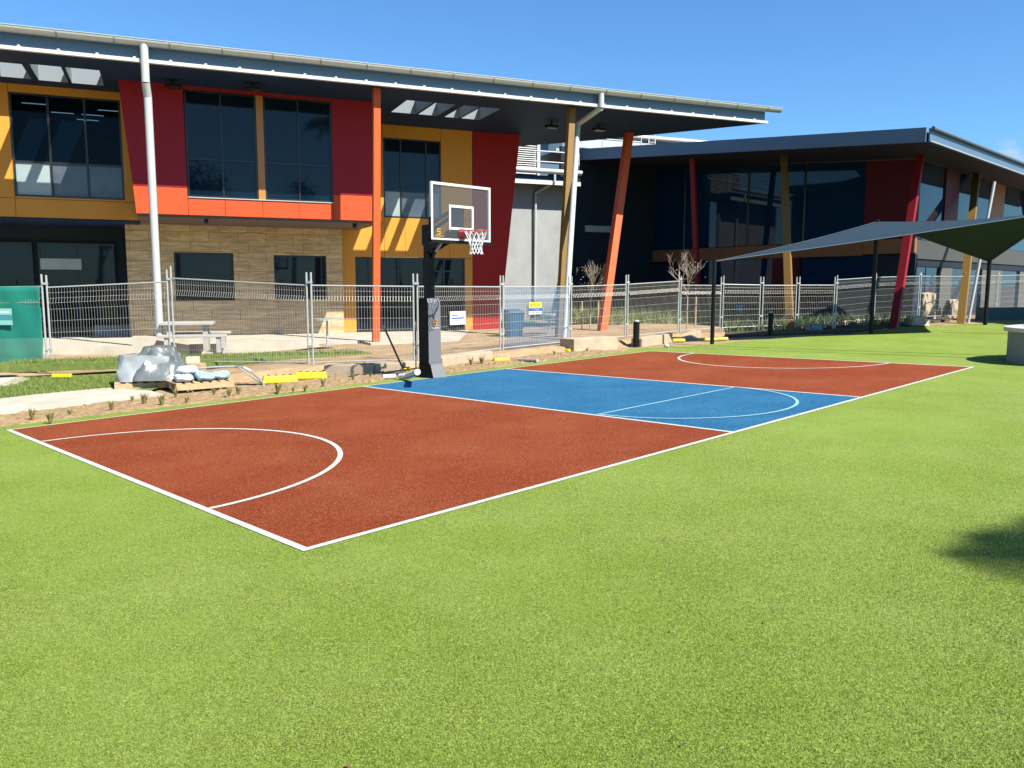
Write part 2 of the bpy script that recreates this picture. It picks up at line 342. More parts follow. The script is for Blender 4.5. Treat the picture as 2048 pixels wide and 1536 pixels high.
arc(ln, .06, 3.72, 2.24, 0, math.pi, LW*.95); arc(ln, L_-.06, 3.72, 2.24, 0, math.pi, LW*.95, ex=-1)
struct('court_lines', ln, turf_w)
kl = MB(); kl.face([fC(B1+LW/2, 2.01, .008), fC(B2-LW/2, 2.01, .008), fC(B2-LW/2, 2.05, .008), fC(B1+LW/2, 2.05, .008)])
arc(kl, 7.2, 2.03, 1.72, math.pi/2, 3*math.pi/2, .045, z=.012); struct('key_lines', kl, turf_lb)

def poly_sheet(name, pts, z, m, kind='structure', zf=None):
    b = MB(); b.face([Vector((p[0], p[1], (zf(p[0], p[1]) if zf else S*p[0])+z)) for p in pts]); o = b.build(name, m); tag(o, kind=kind); return o
# planting strip of soil between turf and path, lumpy
def lump(name, a0, a1, b0, b1, z, amp, m, na, nb_):
    b = MB(); na += 1; nb_ += 1
    for j in range(nb_):
        for i in range(na):
            e = 0 if j in (0, nb_-1) else amp*random.random(); p = fC(a0+(a1-a0)*i/(na-1), b0+(b1-b0)*j/(nb_-1), z+e); b.v.append(p)
    b.f = [(j*na+i, j*na+i+1, (j+1)*na+i+1, (j+1)*na+i) for j in range(nb_-1) for i in range(na-1)]; b.mi = [0]*len(b.f)
    return struct(name, b, m)
lump('planting_strip', -6, 13.5, 7.62, 9.0, -.004, .035, mulch, 220, 16)
# path slabs at left, lawn patch, slab in front of the building
pth = MB(); pa = [G(-160, 842, .03), G(0, 826, .03), G(130, 812, .03), G(240, 797, .03), G(330, 789, .03), G(300, 781, .03), G(215, 775, .03), G(130, 781, .03), G(0, 797, .03), G(-160, 812, .03)]
pth.prism(list(range(10)), lambda i: pa[i], lambda i: pa[i]-Vector((0, 0, .12))); struct('concrete_path', pth, conc)
q = [G(-160, 778, .05), G(30, 768, .05), G(58, 757, .05), G(30, 750, .05), G(-160, 752, .05)]
pp = MB(); pp.prism(list(range(5)), lambda i: q[i], lambda i: q[i]-Vector((0, 0, .1))); struct('side_path', pp, conc)
lump_pts = [G(-160, 815, .02), G(0, 800, .02), G(30, 790, .02), G(130, 782, .02), G(215, 776, .02), G(300, 782, .02), G(330, 770, .02), G(420, 750, .02), G(250, 742, .02), G(60, 752, .02), G(-160, 776, .02)]
lp = MB(); lp.face([p for p in lump_pts]); struct('lawn', lp, lawn_m)
sb = MB().box(-14, 5.2, 23.3, 31, -.3, .1, fB).box(5.2, 13.3, 22.2, 31, -.3, .097, fB); struct('concrete_apron', sb, conc)
lw = MB(); lw.prism([(13.35, 24.6), (21, 25.4), (24, 33), (13.35, 33)], lambda a, b: fB(a, b, .16), lambda a, b: fB(a, b, -.2)); struct('rear_lawn', lw, lawn_m)
lw = MB(); pts = [G(110, 726), G(600, 722), G(830, 718), G(835, 713), G(600, 713), G(430, 719), G(110, 722)]
gl = MB(); gl.prism([(-3.2, 19.35), (-.5, 19.2), (3.3, 19.0), (4.6, 19.3), (4.5, 20.4), (2, 20.6), (-.6, 20.3), (-3.2, 20.1)], lambda a, b: fB(a, b, .055), lambda a, b: fB(a, b, -.1)); struct('grass_strip', gl, lawn_m)

# ---- tufts and blades as ground cover
def blades(name, n, xy, zf, hmin, hmax, w, m, label, lean=.5):
    P = xy(n); k = len(P); ang = rng.uniform(0, 2*np.pi, k); h = rng.uniform(hmin, hmax, k); ln_ = rng.normal(0, lean, (k, 2))*h[:, None]
    z = zf(P); v = np.zeros((k, 3, 3)); dx = np.cos(ang)*w/2; dy = np.sin(ang)*w/2
    v[:, 0] = np.stack([P[:, 0]-dx, P[:, 1]-dy, z], 1); v[:, 1] = np.stack([P[:, 0]+dx, P[:, 1]+dy, z], 1); v[:, 2] = np.stack([P[:, 0]+ln_[:, 0], P[:, 1]+ln_[:, 1], z+h], 1)
    me = bpy.data.meshes.new(name); me.vertices.add(k*3); me.vertices.foreach_set('co', v.reshape(-1)); me.loops.add(k*3); me.loops.foreach_set('vertex_index', np.arange(k*3, dtype=np.int32))
    me.polygons.add(k); me.polygons.foreach_set('loop_start', np.arange(0, k*3, 3, dtype=np.int32)); me.polygons.foreach_set('loop_total', np.full(k, 3, dtype=np.int32)); me.materials.append(m); me.update(); me.validate()
    o = bpy.data.objects.new(name, me); C.objects.link(o); return tag(o, label, 'grass', kind='stuff')
def near_xy(n):       # denser towards the camera, only what the picture can see of the green
    y = 1.6+7.5*rng.random(n)**1.7; x = rng.uniform(-.72, .72, n)*(y+.35); P = np.stack([x, y], 1)
    rel = P-np.array([OC.x, OC.y]); a = rel@np.array([uc.x, uc.y]); b = rel@np.array([vc.x, vc.y])
    keep = rng.random(len(P)) > np.clip((y-4.5)/4.5, 0, 1); P = P[keep]; a = a[keep]; b = b[keep]
    return P[~((a > .004) & (a < L_-.004) & (b > .004) & (b < W_-.004))]
pile_m = turf_mat('turf blades', (.10, .17, .015), (.31, .37, .07), (.18, .265, .022), fleck=(.43, .49, .17), FS=150)
blades('turf_pile', 620000, near_xy, lambda P: S*P[:, 0]-.001, .006, .015, .0030, pile_m, 'short bright green synthetic turf blades in front of the court')
def quad_xy(c): 
    c = np.array([[p.x, p.y] for p in c])
    def f(n):
        u, v = rng.random((n, 1)), rng.random((n, 1)); return (1-u)*(1-v)*c[0]+u*(1-v)*c[1]+u*v*c[2]+(1-u)*v*c[3]
    return f
lawnb = mat('lawn blades', (.27, .36, .06), .7, col2=(.13, .19, .03), vscale=20)
blades('lawn_grass', 14000, quad_xy([G(-60, 805), G(215, 779), G(400, 752), G(40, 758)]), lambda P: S*P[:, 0]+.02, .02, .08, .012, lawnb, 'patchy short lawn grass between the two concrete paths')
blades('strip_grass', 9000, quad_xy([fB(-3, 19.4, 0), fB(4.4, 19.4, 0), fB(4.4, 20.4, 0), fB(-3, 20.1, 0)]), lambda P: np.full(len(P), .055), .03, .09, .012, lawnb, 'thin strip of green grass behind the fence')
shrub_m = mat('dry grass leaves', (.30, .33, .10), .7, col2=(.13, .16, .05), vscale=5)
blades('ornamental_grass', 9000, quad_xy([fB(15.2, 26.5, 0), fB(21.5, 26, 0), fB(22, 33, 0), fB(15, 33.5, 0)]), lambda P: np.full(len(P), .15), .15, .75, .03, shrub_m, 'tall loose ornamental grass growing beyond the fence', .35)

# ================================================================== SCHOOL BUILDING
bld = thing('school_building', 'two storey school with red and ochre cladding, stone ground floor and deep flat roof', 'building', fB(0, 27, .1))
holes = [(.36, 2.09, 1.19, 2.67), (3.31, 4.98, 1.22, 2.63)]
clad(fB, [(-.95, 5.5, .1, 3.498)], 27.3, 27.6, holes, 0).build('stone_wall', stone, bld)
MB().box(-.95, -.65, 27.603, 29, .1, 3.47, fB).build('stone_return_wall', stone, bld)
for h in holes: window(fB, *h, 27.4, [], [], bld, glass, .05)
# recess at the left of the ground floor
rb = MB().box(-16, -.96, 29, 29.2, .1, 3.5, fB); rb.build('recess_wall', dwall, bld)
window(fB, -3.45, -1.35, .12, 2.95, 28.88, [.5], [], bld, glass, .06, 'dark glazed doors in the ground floor recess')
window(fB, -6.2, -3.6, .12, 2.95, 28.88, [.5], [], bld, glass, .06)
MB().box(-3.4, -2.28, 28.85, 28.87, 2.14, 2.47, fB).build('reflected_light_strip', frost, bld)  # pale strip painted in for a slit of light reflecting in the recess window
MB().box(-2.0, -.98, 28.3, 28.9, .1, .42, fB).build('low_bench', conc_g, bld)
# upper left wall with wide window
w1 = (-3.55, -.86, 4.05, 6.78)
clad(fB, [(-10, -8.2, 4.0, 7), (-8.2, -5.9, 4.0, 7), (-5.9, -3.56, 4.0, 7), (-3.56, -.53, 4.0, 7), (-10, -5.9, 3.5, 4.0), (-5.9, -3.56, 3.5, 4.0), (-3.56, -.53, 3.5, 4.0)], 26, 26.06, [w1, (-10, -8.2, 4.05, 6.78)]).build('ochre_wall', ochre, bld)
MB().box(-10, -8.2, 26.4, 26.5, 3.5, 7, fB).build('upper_glass', glass, bld)
def pm1(i, j): return glass_i if j == 1 else (frost, frost2, frost2)[i]  # first lower pane paler: sunlight is put into its glass colour
window(fB, *w1, 26.0, [.335, .665], [.34], bld, pm1, .055)
# the room seen through that window
rm = MB(); rm.box(-3.9, -.5, 30.0, 30.1, 3.6, 7, fB); rm.box(-3.9, -.5, 26.2, 30, 6.9, 6.95, fB); rm.box(-3.95, -3.9, 26.2, 30, 3.6, 7, fB); rm.box(-.5, -.45, 26.2, 30, 3.6, 7, fB); rm.build('room_lining', roomd, bld)
rw = MB()
for s0, s1, z0, z1 in ((-3.3, -2.7, 4.9, 5.6), (-2.5, -1.7, 4.9, 5.65), (-1.45, -.9, 4.9, 5.6), (-2.55, -1.9, 5.95, 6.3), (-1.6, -.9, 6.0, 6.3)): rw.box(s0, s1, 29.9, 29.95, z0, z1, fB)
rw.build('room_panels', room, bld)
for s, n in ((-3.1, 27.2), (-2.5, 28.3), (-1.7, 28.3), (-1.2, 27.4), (-1.9, 29.2)): MB().box(s-.3, s+.3, n, n+.03, 6.73, 6.75, fB).build('ceiling_light', lamp, bld)
MB().box(-16, -.55, 26.07, 29, 3.46, 3.5, fB).build('recess_soffit', navy, bld)
MB().box(-10, -.5, 26.1, 26.2, 3.5, 4.03, fB).build('spandrel_backing', back, bld)
MB().box(-10, -5.9, 26.1, 26.2, 4.03, 7, fB).box(-5.9, -3.7, 26.1, 26.2, 4.03, 7, fB).build('wall_backing', back, bld)
# projecting red box
w2a = (.76, 2.60, 4.07, 6.9); w2b = (2.81, 4.69, 4.07, 6.9)
b = MB(); poly = [(-.55, 3.58), (.745, 3.58), (.745, 7), (-.83, 7), (-.60, 4.3)]
b.prism([(-.60, 4.306), (.74, 4.306), (.74, 6.999), (-.83, 6.999)], lambda s, z: fB(s, 24.4, z), lambda s, z: fB(s, 24.46, z))
b.box(4.70, 6.1, 24.4, 24.46, 4.306, 6.999, fB); b.box(.75, 4.69, 24.41, 24.45, 6.905, 6.999, fB)
b.build('red_panels', mat('shaded red cladding', (.42, .022, .04), .5, var=.03, vscale=1.5, spec=.15), bld)  # same paint as the band below, with the roof's shade put into the red
b = MB(); b.prism([(-.55, 3.58), (.74, 3.58), (.74, 4.294), (-.60, 4.294)], lambda s, z: fB(s, 24.4, z), lambda s, z: fB(s, 24.46, z))
for s0, s1 in ((.752, 1.7), (1.712, 2.7), (2.712, 3.7), (3.712, 4.69)): b.box(s0, s1, 24.4, 24.46, 3.58, 4.04, fB)
b.box(4.702, 6.1, 24.4, 24.46, 3.58, 4.294, fB); b.build('orange_red_band', red, bld)
MB().box(.75, 4.69, 24.37, 24.5, 4.043, 4.068, fB).build('window_sill', galv, bld)
clad(fB, [(2.61, 2.80, 4.07, 6.9)], 24.4, 24.47, gap=0).build('ochre_mullion', mat('burnt orange cladding', (.62, .25, .06), .4), bld)
b = MB(); b.box(-.52, .745, 24.47, 24.6, 3.6, 6.99, fB).box(.745, 4.7, 24.47, 24.6, 3.6, 4.05, fB).box(4.7, 6.08, 24.47, 24.6, 3.6, 6.99, fB)
b.box(-.52, 6.08, 24.47, 27.5, 3.5, 3.585, fB); b.box(6.0, 6.08, 24.6, 27.5, 3.6, 6.99, fB); b.box(-.52, -.45, 24.6, 27.5, 3.6, 6.99, fB); b.box(-.52, 6.08, 27.0, 27.1, 3.6, 6.99, fB)
b.build('box_carcass', mat('brown underside', (.17, .12, .10), .7), bld)
window(fB, *w2a, 24.42, [.5], [.36], bld, glass, .045); window(fB, *w2b, 24.42, [.5], [.36], bld, glass, .045)
for s in (1.2, 5.35): MB().box(s-.05, s+.05, 24.55, 24.67, 3.36, 3.5, fB).build('security_camera', black, bld)
# right part: ochre wall with window, glazed entrance, deep red raking panel
w3 = (6.98, 9.0, 3.95, 6.57); dr = (5.97, 9.86, .1, 2.62)
clad(fB, [(5.5, 6.98, .1, 3.75), (5.5, 6.98, 3.75, 7), (6.98, 7.7, 2.62, 3.95), (7.7, 8.5, 2.62, 3.95), (8.5, 9.3, 2.62, 3.95), (9.3, 10.15, 2.62, 3.95), (6.98, 9.0, 3.95, 7), (9.0, 10.15, 3.95, 7), (6.98, 10.15, .1, 2.62)], 27.5, 27.56, [w3, dr]).build('ochre_wall', ochre, bld)
b = MB(); b.box(5.5, 5.95, 27.57, 27.7, .1, 7, fB).box(5.95, 9.9, 27.57, 27.7, 2.66, 3.93, fB).box(5.95, 6.96, 27.57, 27.7, 3.93, 7, fB).box(9.02, 10.1, 27.57, 27.7, 3.93, 7, fB).box(9.9, 10.1, 27.57, 27.7, .1, 3.9, fB).box(7, 9, 27.57, 27.7, 6.6, 7, fB); b.build('wall_backing', back, bld)
def pm3(i, j): return glass if j == 1 else (frost if i == 0 else frost2)
window(fB, *w3, 27.5, [.3, .74], [.34], bld, pm3, .05)
window(fB, *dr, 27.5, [.12, .38, .62, .80], [.82], bld, glass, .06, 'black framed glazed entrance of the school')
def rp(z): return 11.96-(7-z)*.113
b = MB(); b.prism([(10.16, .1), (rp(.1), .1), (rp(1.2), 1.2), (10.16, 1.2)], lambda s, z: fB(s, 27.5, z), lambda s, z: fB(s, 27.62, z))
b.prism([(10.16, 1.21), (rp(1.21), 1.21), (rp(6.995), 6.995), (10.16, 6.995)], lambda s, z: fB(s, 27.5, z), lambda s, z: fB(s, 27.62, z)); b.build('raking_red_panel', dkred, bld)
MB().box(10.1, 11.1, 27.7, 34, .1, 6.95, fB).build('end_wall', dwall, bld)
# roof: flat soffit with slots, fascia, gutter
slots = [(-4.2, -2.95, 23.7, 25.3), (-2.75, -2.05, 23.6, 25.35), (-1.98, -1.2, 23.6, 25.35), (6.75, 7.55, 23.75, 25.55), (7.62, 8.25, 23.75, 25.55), (8.5, 9.0, 23.75, 25.6), (9.06, 9.7, 23.75, 25.6)]
slots = [(-5.7, -4.95, 23.7, 25.35), (-4.85, -4.1, 23.7, 25.35), (-3.6, -2.9, 23.7, 25.3)] + slots[1:]
T = MB(); ss = sorted({-16, 11.9, *[x for h in slots for x in h[:2]]}); ns = sorted({22.42, 34.0, *[x for h in slots for x in h[2:]]})
for a, c in zip(ss, ss[1:]):
    for d, e in zip(ns, ns[1:]):
        if any(h[0] <= (a+c)/2 <= h[1] and h[2] <= (d+e)/2 <= h[3] for h in slots): continue
        T.box(a, c, d, e, 7.0, 7.42, fB)
T.prism([(11.9, 22.42), (18.5, 22.42), (16.2, 25.7), (14.1, 28.4), (12.9, 29.7), (11.9, 30.8)], lambda s, n: fB(s, n, 7.0), lambda s, n: fB(s, n, 7.42))
roof = T.build('roof', navy, bld)
sl_m = mat('pale skylight reveal', (.27, .31, .34), .6)
for a, c, d, e in slots:
    MB().box(a, a+.012, d, e, 7.003, 7.43, fB).box(c-.012, c, d, e, 7.003, 7.43, fB).box(a+.012, c-.012, d, d+.012, 7.003, 7.43, fB).box(a+.012, c-.012, e-.012, e, 7.003, 7.43, fB).build('skylight_reveal', sl_m, roof)
MB().box(-16, 18.52, 22.36, 22.415, 7.0, 7.36, fB).build('fascia', fasc, roof)
b = MB(); b.box(-16, 18.56, 22.24, 22.355, 6.98, 7.06, fB)
for k in range(43): b.box(-15.6+.8*k, -15.6+.8*k+.06, 22.26, 22.355, 7.063, 7.1, fB)
b.build('fascia_trim', white, roof)
g = MB(); nseg = 8
for k in range(nseg):
    t0, t1 = math.pi*1.02*k/nseg, math.pi*1.02*(k+1)/nseg; r = .13; cx, cz = 22.2, 7.47
    p = lambda t, rr: (cx-rr*math.cos(t), cz-rr*math.sin(t)*1.0)
    for rr in (r,):
        a, c = p(t0, rr), p(t1, rr); a2, c2 = p(t0, rr-.012), p(t1, rr-.012)
        g.hexa([fB(-16, *a), fB(19.0, *a), fB(19.0, *a2), fB(-16, *a2), fB(-16, *c), fB(19.0, *c), fB(19.0, *c2), fB(-16, *c2)])
g.tube(fB(-16, 22.07, 7.475), fB(19.0, 22.07, 7.475), .012)
g.cur = 1
for k in range(29):
    s = -15.2+1.2*k
    for q in range(nseg):
        t0, t1 = math.pi*q/nseg, math.pi*(q+1)/nseg; f_ = lambda t, rr: (22.2-rr*math.cos(t), 7.47-rr*math.sin(t))
        g.hexa([fB(s, *f_(t0, .14)), fB(s+.035, *f_(t0, .14)), fB(s+.035, *f_(t0, .132)), fB(s, *f_(t0, .132)), fB(s, *f_(t1, .14)), fB(s+.035, *f_(t1, .14)), fB(s+.035, *f_(t1, .132)), fB(s, *f_(t1, .132))])
g.build('gutter', [galv, mat('dull bracket metal', (.3, .32, .33), .5)], roof)
# soffit fittings
def flood(px, py, parent, rot=1):
    p = ZP(px, py, 7.0); b = MB(); q = Vector((p.x, p.y, 0)); s = q.dot(ub); n = q.dot(nb)
    b.box(s-.2, s+.2, n-.13, n+.1, 6.82, 6.9, fB); b.box(s-.03, s+.03, n-.03, n+.03, 6.9, 7, fB); f = b.build('floodlight', black, parent)
    MB().box(s-.17, s+.17, n-.12, n+.08, 6.80, 6.818, fB).build('lamp_glass', galv if rot else frame_m, f)
flood(1198, 250, bld); flood(1103, 244, bld, 0); flood(345, 160, bld, 0); flood(505, 166, bld, 0)
# downpipes and columns
b = MB(); p0 = fB(-.15, 22.2, 7.4); b.path([p0, fB(-.15, 22.2, 6.5), fB(-.12, 22.35, 6.2), fB(-.12, 22.35, .42)], .095, 12); b.build('downpipe', pipe_m, bld, smooth=True)
b = MB().box(-.75, .55, 22.0, 22.75, -.3, .4, fB); tag(b.build('concrete_plinth', conc, base=fB(0, 22.3, -.1)), 'pale concrete plinth at the foot of the left grey downpipe', 'plinth')
base2 = G(1128, 690); s2 = Vector((base2.x, base2.y, 0)).dot(ub); n2 = Vector((base2.x, base2.y, 0)).dot(nb)
pt = ZP(1167, 200, 7.4)
b = MB(); st = Vector((pt.x, pt.y, 0)).dot(ub); b.path([fB(st, 22.2, 7.4), fB(st, 22.2, 6.95), ZP(1156, 248, 6.62), base2], .085, 12); b.build('downpipe', pipe_m, bld, smooth=True)
def column(px0, py0, top, w, m, name='column', base=None, parent=bld):
    p = base if base is not None else G(px0, py0); b = MB(); d = (top-p).normalized()
    b.bar(p-d*.15, top, w, w, up=Vector((nb.x, nb.y, 0))); return b.build(name, m, parent)
column(752, 697, fB(5.62, 22.75, 7.0), .19, orange)
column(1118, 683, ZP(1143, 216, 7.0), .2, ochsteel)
column(1203, 670, ZP(1258, 266, 7.0), .25, orange)

# ================================================================== LINK BUILDING
lk = thing('link_building', 'low grey link block with white gutter and louvred roof plant between the two wings', 'building', fB(17, 35, .1))
MB().box(11.0, 17.6, 35, 35.2, .05, 6.45, fB).build('grey_wall', conc_g, lk)
b = MB(); b.box(17.6, 30, 35.6, 35.8, .05, 8.2, fB); b.build('dark_wall', dwall, lk)
MB().box(18.9, 20.3, 35.5, 35.59, 4.25, 4.55, fB).build('slot_window', frost, lk)
b = MB(); b.box(11, 17.9, 34.24, 36, 6.3, 6.6, fB); lr = b.build('roof', navy, lk)
MB().tube(fB(11, 34.1, 6.78), fB(17.9, 34.1, 6.78), .12, n=12).build('gutter', galv, lr, smooth=True)
MB().box(11, 17.9, 34.14, 34.236, 6.2, 6.38, fB).build('fascia_trim', white, lr)
b = MB(); b.path([fB(16.55, 34.1, 6.7), fB(16.55, 34.1, 6.3), fB(15.95, 34.85, 5.9), fB(15.95, 34.9, .1)], .06, 8); b.build('downpipe', pipe_m, lk, smooth=True)
b = MB()
for k in range(22):
    z = 7.0+.1*k; b.hexa([fB(12, 36.8, z), fB(16.9, 36.8, z), fB(16.9, 36.88, z+.05), fB(12, 36.88, z+.05), fB(12, 36.8, z+.02), fB(16.9, 36.8, z+.02), fB(16.9, 36.88, z+.07), fB(12, 36.88, z+.07)])
lv = b.build('louvre_screen', white, lk); MB().box(12, 16.9, 36.9, 36.95, 6.9, 9.2, fB).build('screen_backing', back, lv); MB().box(16.9, 17.05, 36.75, 36.95, 6.9, 9.25, fB).build('screen_post', white, lv)
def guard(s0, s1, n, z, h, name='guardrail', posts=3, parent=lk):
    b = MB(); 
    for zz in (z+h, z+h*.5): b.tube(fB(s0, n, zz), fB(s1, n, zz), .03)
    for k in range(posts): s = s0+(s1-s0)*k/(posts-1); b.tube(fB(s, n, z), fB(s, n, z+h), .025)
    return b.build(name, white, parent)
guard(11.5, 18.4, 35.3, 6.9, .95, posts=4); guard(18.2, 22.6, 36.6, 8.35, 1.05, posts=3)
b = MB(); b.box(18, 26, 37, 41, 8.2, 8.35, fB).box(19.5, 27, 38.5, 41, 8.3, 9.2, fB); b.build('plant_deck', galv, lk)

# rear roof behind, with its gutter and ladder
rr = thing('rear_hall', 'grey roofed hall behind the school with pale gutter along its eave', 'building', fB(26, 44, 0))
b = MB(); b.box(18, 38, 44.2, 52, 0, 10.2, fB); b.build('wall', fasc, rr)
b = MB(); b.box(18, 38.6, 43.7, 52, 10.22, 10.4, fB); r2 = b.build('roof', fasc, rr); MB().tube(fB(18, 43.55, 10.5), fB(38.8, 43.55, 10.5), .16, n=12).build('gutter', galv, r2, smooth=True); MB().box(24, 36.6, 43.6, 43.69, 10.0, 10.1, fB).build('fascia_trim', white, r2)
ld = MB(); la = ZP(1297, 302, 9.3); s = Vector((la.x, la.y, 0)).dot(ub); n = Vector((la.x, la.y, 0)).dot(nb)
for ds in (0, .42): ld.tube(fB(s+ds, n, 7.4), fB(s+ds, n, 10.6), .03)
for k in range(10): ld.tube(fB(s, n, 7.7+.3*k), fB(s+.42, n, 7.7+.3*k), .018)
tag(ld.build('roof_ladder', white, base=fB(s, n, 7.4)), 'white roof access ladder standing behind the far wing roof', 'ladder')

# ================================================================== FAR WING (under the skewed roof)
A_ = Vector((12.8, 26.0, 6.1)); B_ = Vector((2.9, 40.5, 7.65)); Cc = A_+Vector((.707, .707, 0))*26
nrm = (B_-A_).cross(Cc-A_).normalized()
if nrm.z < 0: nrm = -nrm
def roofz(x, y): return A_.z-(nrm.x*(x-A_.x)+nrm.y*(y-A_.y))/nrm.z
fw = thing('far_wing', 'far school wing with dark glazed walls under a tilted blue edged roof on raking columns', 'building', f2(25, 31, .2))
D_ = B_+(Cc-A_)
b = MB(); up = Vector((0, 0, .42)); q = [A_, B_, D_, Cc]; b.prism([0, 1, 2, 3], lambda i: q[i]+Vector((0, 0, .03)), lambda i: q[i]+Vector((0, 0, .3))); r_ = b.build('roof', mat('plum grey soffit', (.05, .048, .085), .65, spec=.15), fw)
b = MB(); o1 = Vector((-m2.x, -m2.y, 0))*.04; b.hexa([A_+o1, B_+o1, B_+o1*2, A_+o1*2, A_+o1+up*1.05, B_+o1+up*1.25, B_+o1*2+up*1.25, A_+o1*2+up*1.05]); b.build('fascia', fasc, r_)
o2 = Vector((.707, -.707, 0))*.04
b = MB(); b.hexa([A_+o2, Cc+o2, Cc+o2*2, A_+o2*2, A_+o2+up, Cc+o2+up, Cc+o2*2+up, A_+o2*2+up]); b.build('fascia', fasc, r_)
MB().tube(A_+o2*4+up*.98, Cc+o2*4+up*.98, .055, n=12).build('gutter', fasc, r_, smooth=True); MB().bar(A_+o2*2.6+Vector((0, 0, .03)), Cc+o2*2.6+Vector((0, 0, .03)), .03, .035).build('fascia_trim', galv, r_)
# left face, M = 29.5, v from 16.7 (corner) to 37
MW = 29.5
def topz(v, m=MW): p = f2(v, m, 0); return roofz(p.x, p.y)
def wall2(v0, v1, z0, z1, m, name, off=0, th=.15, parent=fw):
    """z1=None: up to the sloping soffit"""
    b = MB(); za, zb = (topz(v0), topz(v1)) if z1 is None else (z1, z1)
    b.hexa([f2(v0, MW+off, z0), f2(v1, MW+off, z0), f2(v1, MW+off+th, z0), f2(v0, MW+off+th, z0), f2(v0, MW+off, za), f2(v1, MW+off, zb), f2(v1, MW+off+th, zb), f2(v0, MW+off+th, za)]); return b.build(name, m, parent)
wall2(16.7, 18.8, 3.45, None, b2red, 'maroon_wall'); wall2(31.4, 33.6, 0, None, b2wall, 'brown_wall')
wall2(33.6, 40, 0, None, dwall, 'dark_wall')
for v0, v1 in ((18.82, 21.5), (21.6, 24.4), (24.5, 28.2), (28.3, 31.38)): wall2(v0, v1, 3.45, None, b2dark, 'upper_window', off=.06)
b = MB(); b.box(18.8, 31.4, MW-.02, MW+.3, 2.86, 3.42, f2); b.build('brown_beam', b2wall, fw)
MB().box(16.9, 39, MW+.32, MW+.5, 0, 5.8, f2).build('inner_wall', back, fw)
wall2(16.7, 18.8, 2.9, 3.44, b2wall, 'brown_spandrel')
for v0, v1, m in ((16.7, 18.4, dwall), (18.42, 21.6, b2dark), (23.0, 27.0, b2dark), (27.1, 31.4, dwall)): wall2(v0, v1, 0, 2.85, m, 'ground_floor_panel', off=.1)
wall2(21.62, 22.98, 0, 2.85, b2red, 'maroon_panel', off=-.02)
for v in (21.55, 24.45, 28.25): MB().bar(f2(v, MW+.04, 3.45), f2(v, MW+.04, topz(v)), .07, .07).build('mullion', frame_m, fw)
# right face, from the corner along azimuth 45
cw = f2(16.7, MW, 0); ur = Vector((.707, .707, 0)); nr = Vector((-.707, .707, 0))
def f3(a, n, z): w = cw+ur*a+nr*n; return Vector((w.x, w.y, z))
def t3(a): p = f3(a, 0, 0); return roofz(p.x, p.y)
def wall3(a0, a1, z0, z1, m, name, n=0):
    b = MB(); za, zb = (t3(a0), t3(a1)) if z1 is None else (z1, z1)
    b.hexa([f3(a0, n, z0), f3(a1, n, z0), f3(a1, n+.15, z0), f3(a0, n+.15, z0), f3(a0, n, za), f3(a1, n, zb), f3(a1, n+.15, zb), f3(a0, n+.15, za)]); return b.build(name, m, fw)
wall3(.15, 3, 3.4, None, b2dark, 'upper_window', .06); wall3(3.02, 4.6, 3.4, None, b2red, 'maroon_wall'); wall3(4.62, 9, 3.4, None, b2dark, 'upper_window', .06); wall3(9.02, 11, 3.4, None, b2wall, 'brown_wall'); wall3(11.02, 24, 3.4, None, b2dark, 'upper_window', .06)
wall3(.15, 24, 2.7, 3.38, mat('grey brown band', (.07, .075, .07), .7), 'band')
for k, (a0, a1) in enumerate(((.15, 1.5), (1.6, 3.0), (4.4, 6.3), (6.4, 8.4), (11.5, 14.5), (16, 19), (20.5, 24))): wall3(a0, a1, .3, 2.4, b2dark, 'ground_floor_window', .08)
MB().box(.3, 24, .35, .5, 0, 5.4, f3).build('inner_wall', back, fw)
wall3(.15, 24, 2.42, 2.68, dwall, 'window_head', .05)
for a0, a1 in ((3.02, 4.38), (8.42, 11.48), (14.52, 15.98), (19.02, 20.48)): wall3(a0, a1, .3, 2.4, mat('grey ground floor wall', (.13, .135, .12), .8, var=.1), 'ground_floor_wall')
wall3(.15, 24, 0, .29, conc_g, 'plinth_wall', -.01)
def col2(bx, by, tx, ty, w, m, shift=0, base=None, z=None):
    p = base if base is not None else G(bx, by); d = ray(tx, ty)     # top: where the pixel's ray meets the soffit
    t = (nrm.x*(A_.x)+nrm.y*(A_.y)+nrm.z*(A_.z-CAMZ))/(nrm.x*d.x+nrm.y*d.y+nrm.z*d.z); top = Vector((0, 0, CAMZ))+d*t
    b = MB(); dd = (top-p).normalized(); b.bar(p-dd*.2, top+dd*.05, w*.5, w, up=Vector((v2.x, v2.y, 0))); return b.build('raking_column', m, fw)
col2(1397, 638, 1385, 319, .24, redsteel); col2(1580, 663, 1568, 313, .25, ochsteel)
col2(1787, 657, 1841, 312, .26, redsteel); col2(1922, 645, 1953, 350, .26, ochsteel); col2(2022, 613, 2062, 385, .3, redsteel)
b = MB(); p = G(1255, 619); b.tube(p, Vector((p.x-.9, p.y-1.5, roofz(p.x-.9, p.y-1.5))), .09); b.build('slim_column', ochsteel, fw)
b = MB(); b.tube(G(1936, 646), G(1936, 646)+Vector((.75, .3, 4.9)), .05); b.build('downpipe', pipe_m, fw, smooth=True)

# ================================================================== BASKETBALL HOOP
HB = Vector((-1.55, 15.42, 0)); HB.z = gz(HB.x); CD = -vc          # CD: from the post towards the court
hoop = thing('basketball_hoop', 'height adjustable basketball hoop with clear backboard on a black padded post beside the court', 'basketball hoop', HB)
def fH(a, c, z): w = HB+uc*a+CD*c; return Vector((w.x, w.y, z))    # a: along the sideline, c: towards the court
zb = HB.z
b = MB(); b.box(-.075, .075, -.075, .075, zb, 2.75, fH); b.build('post', black, hoop, bevel=.008)
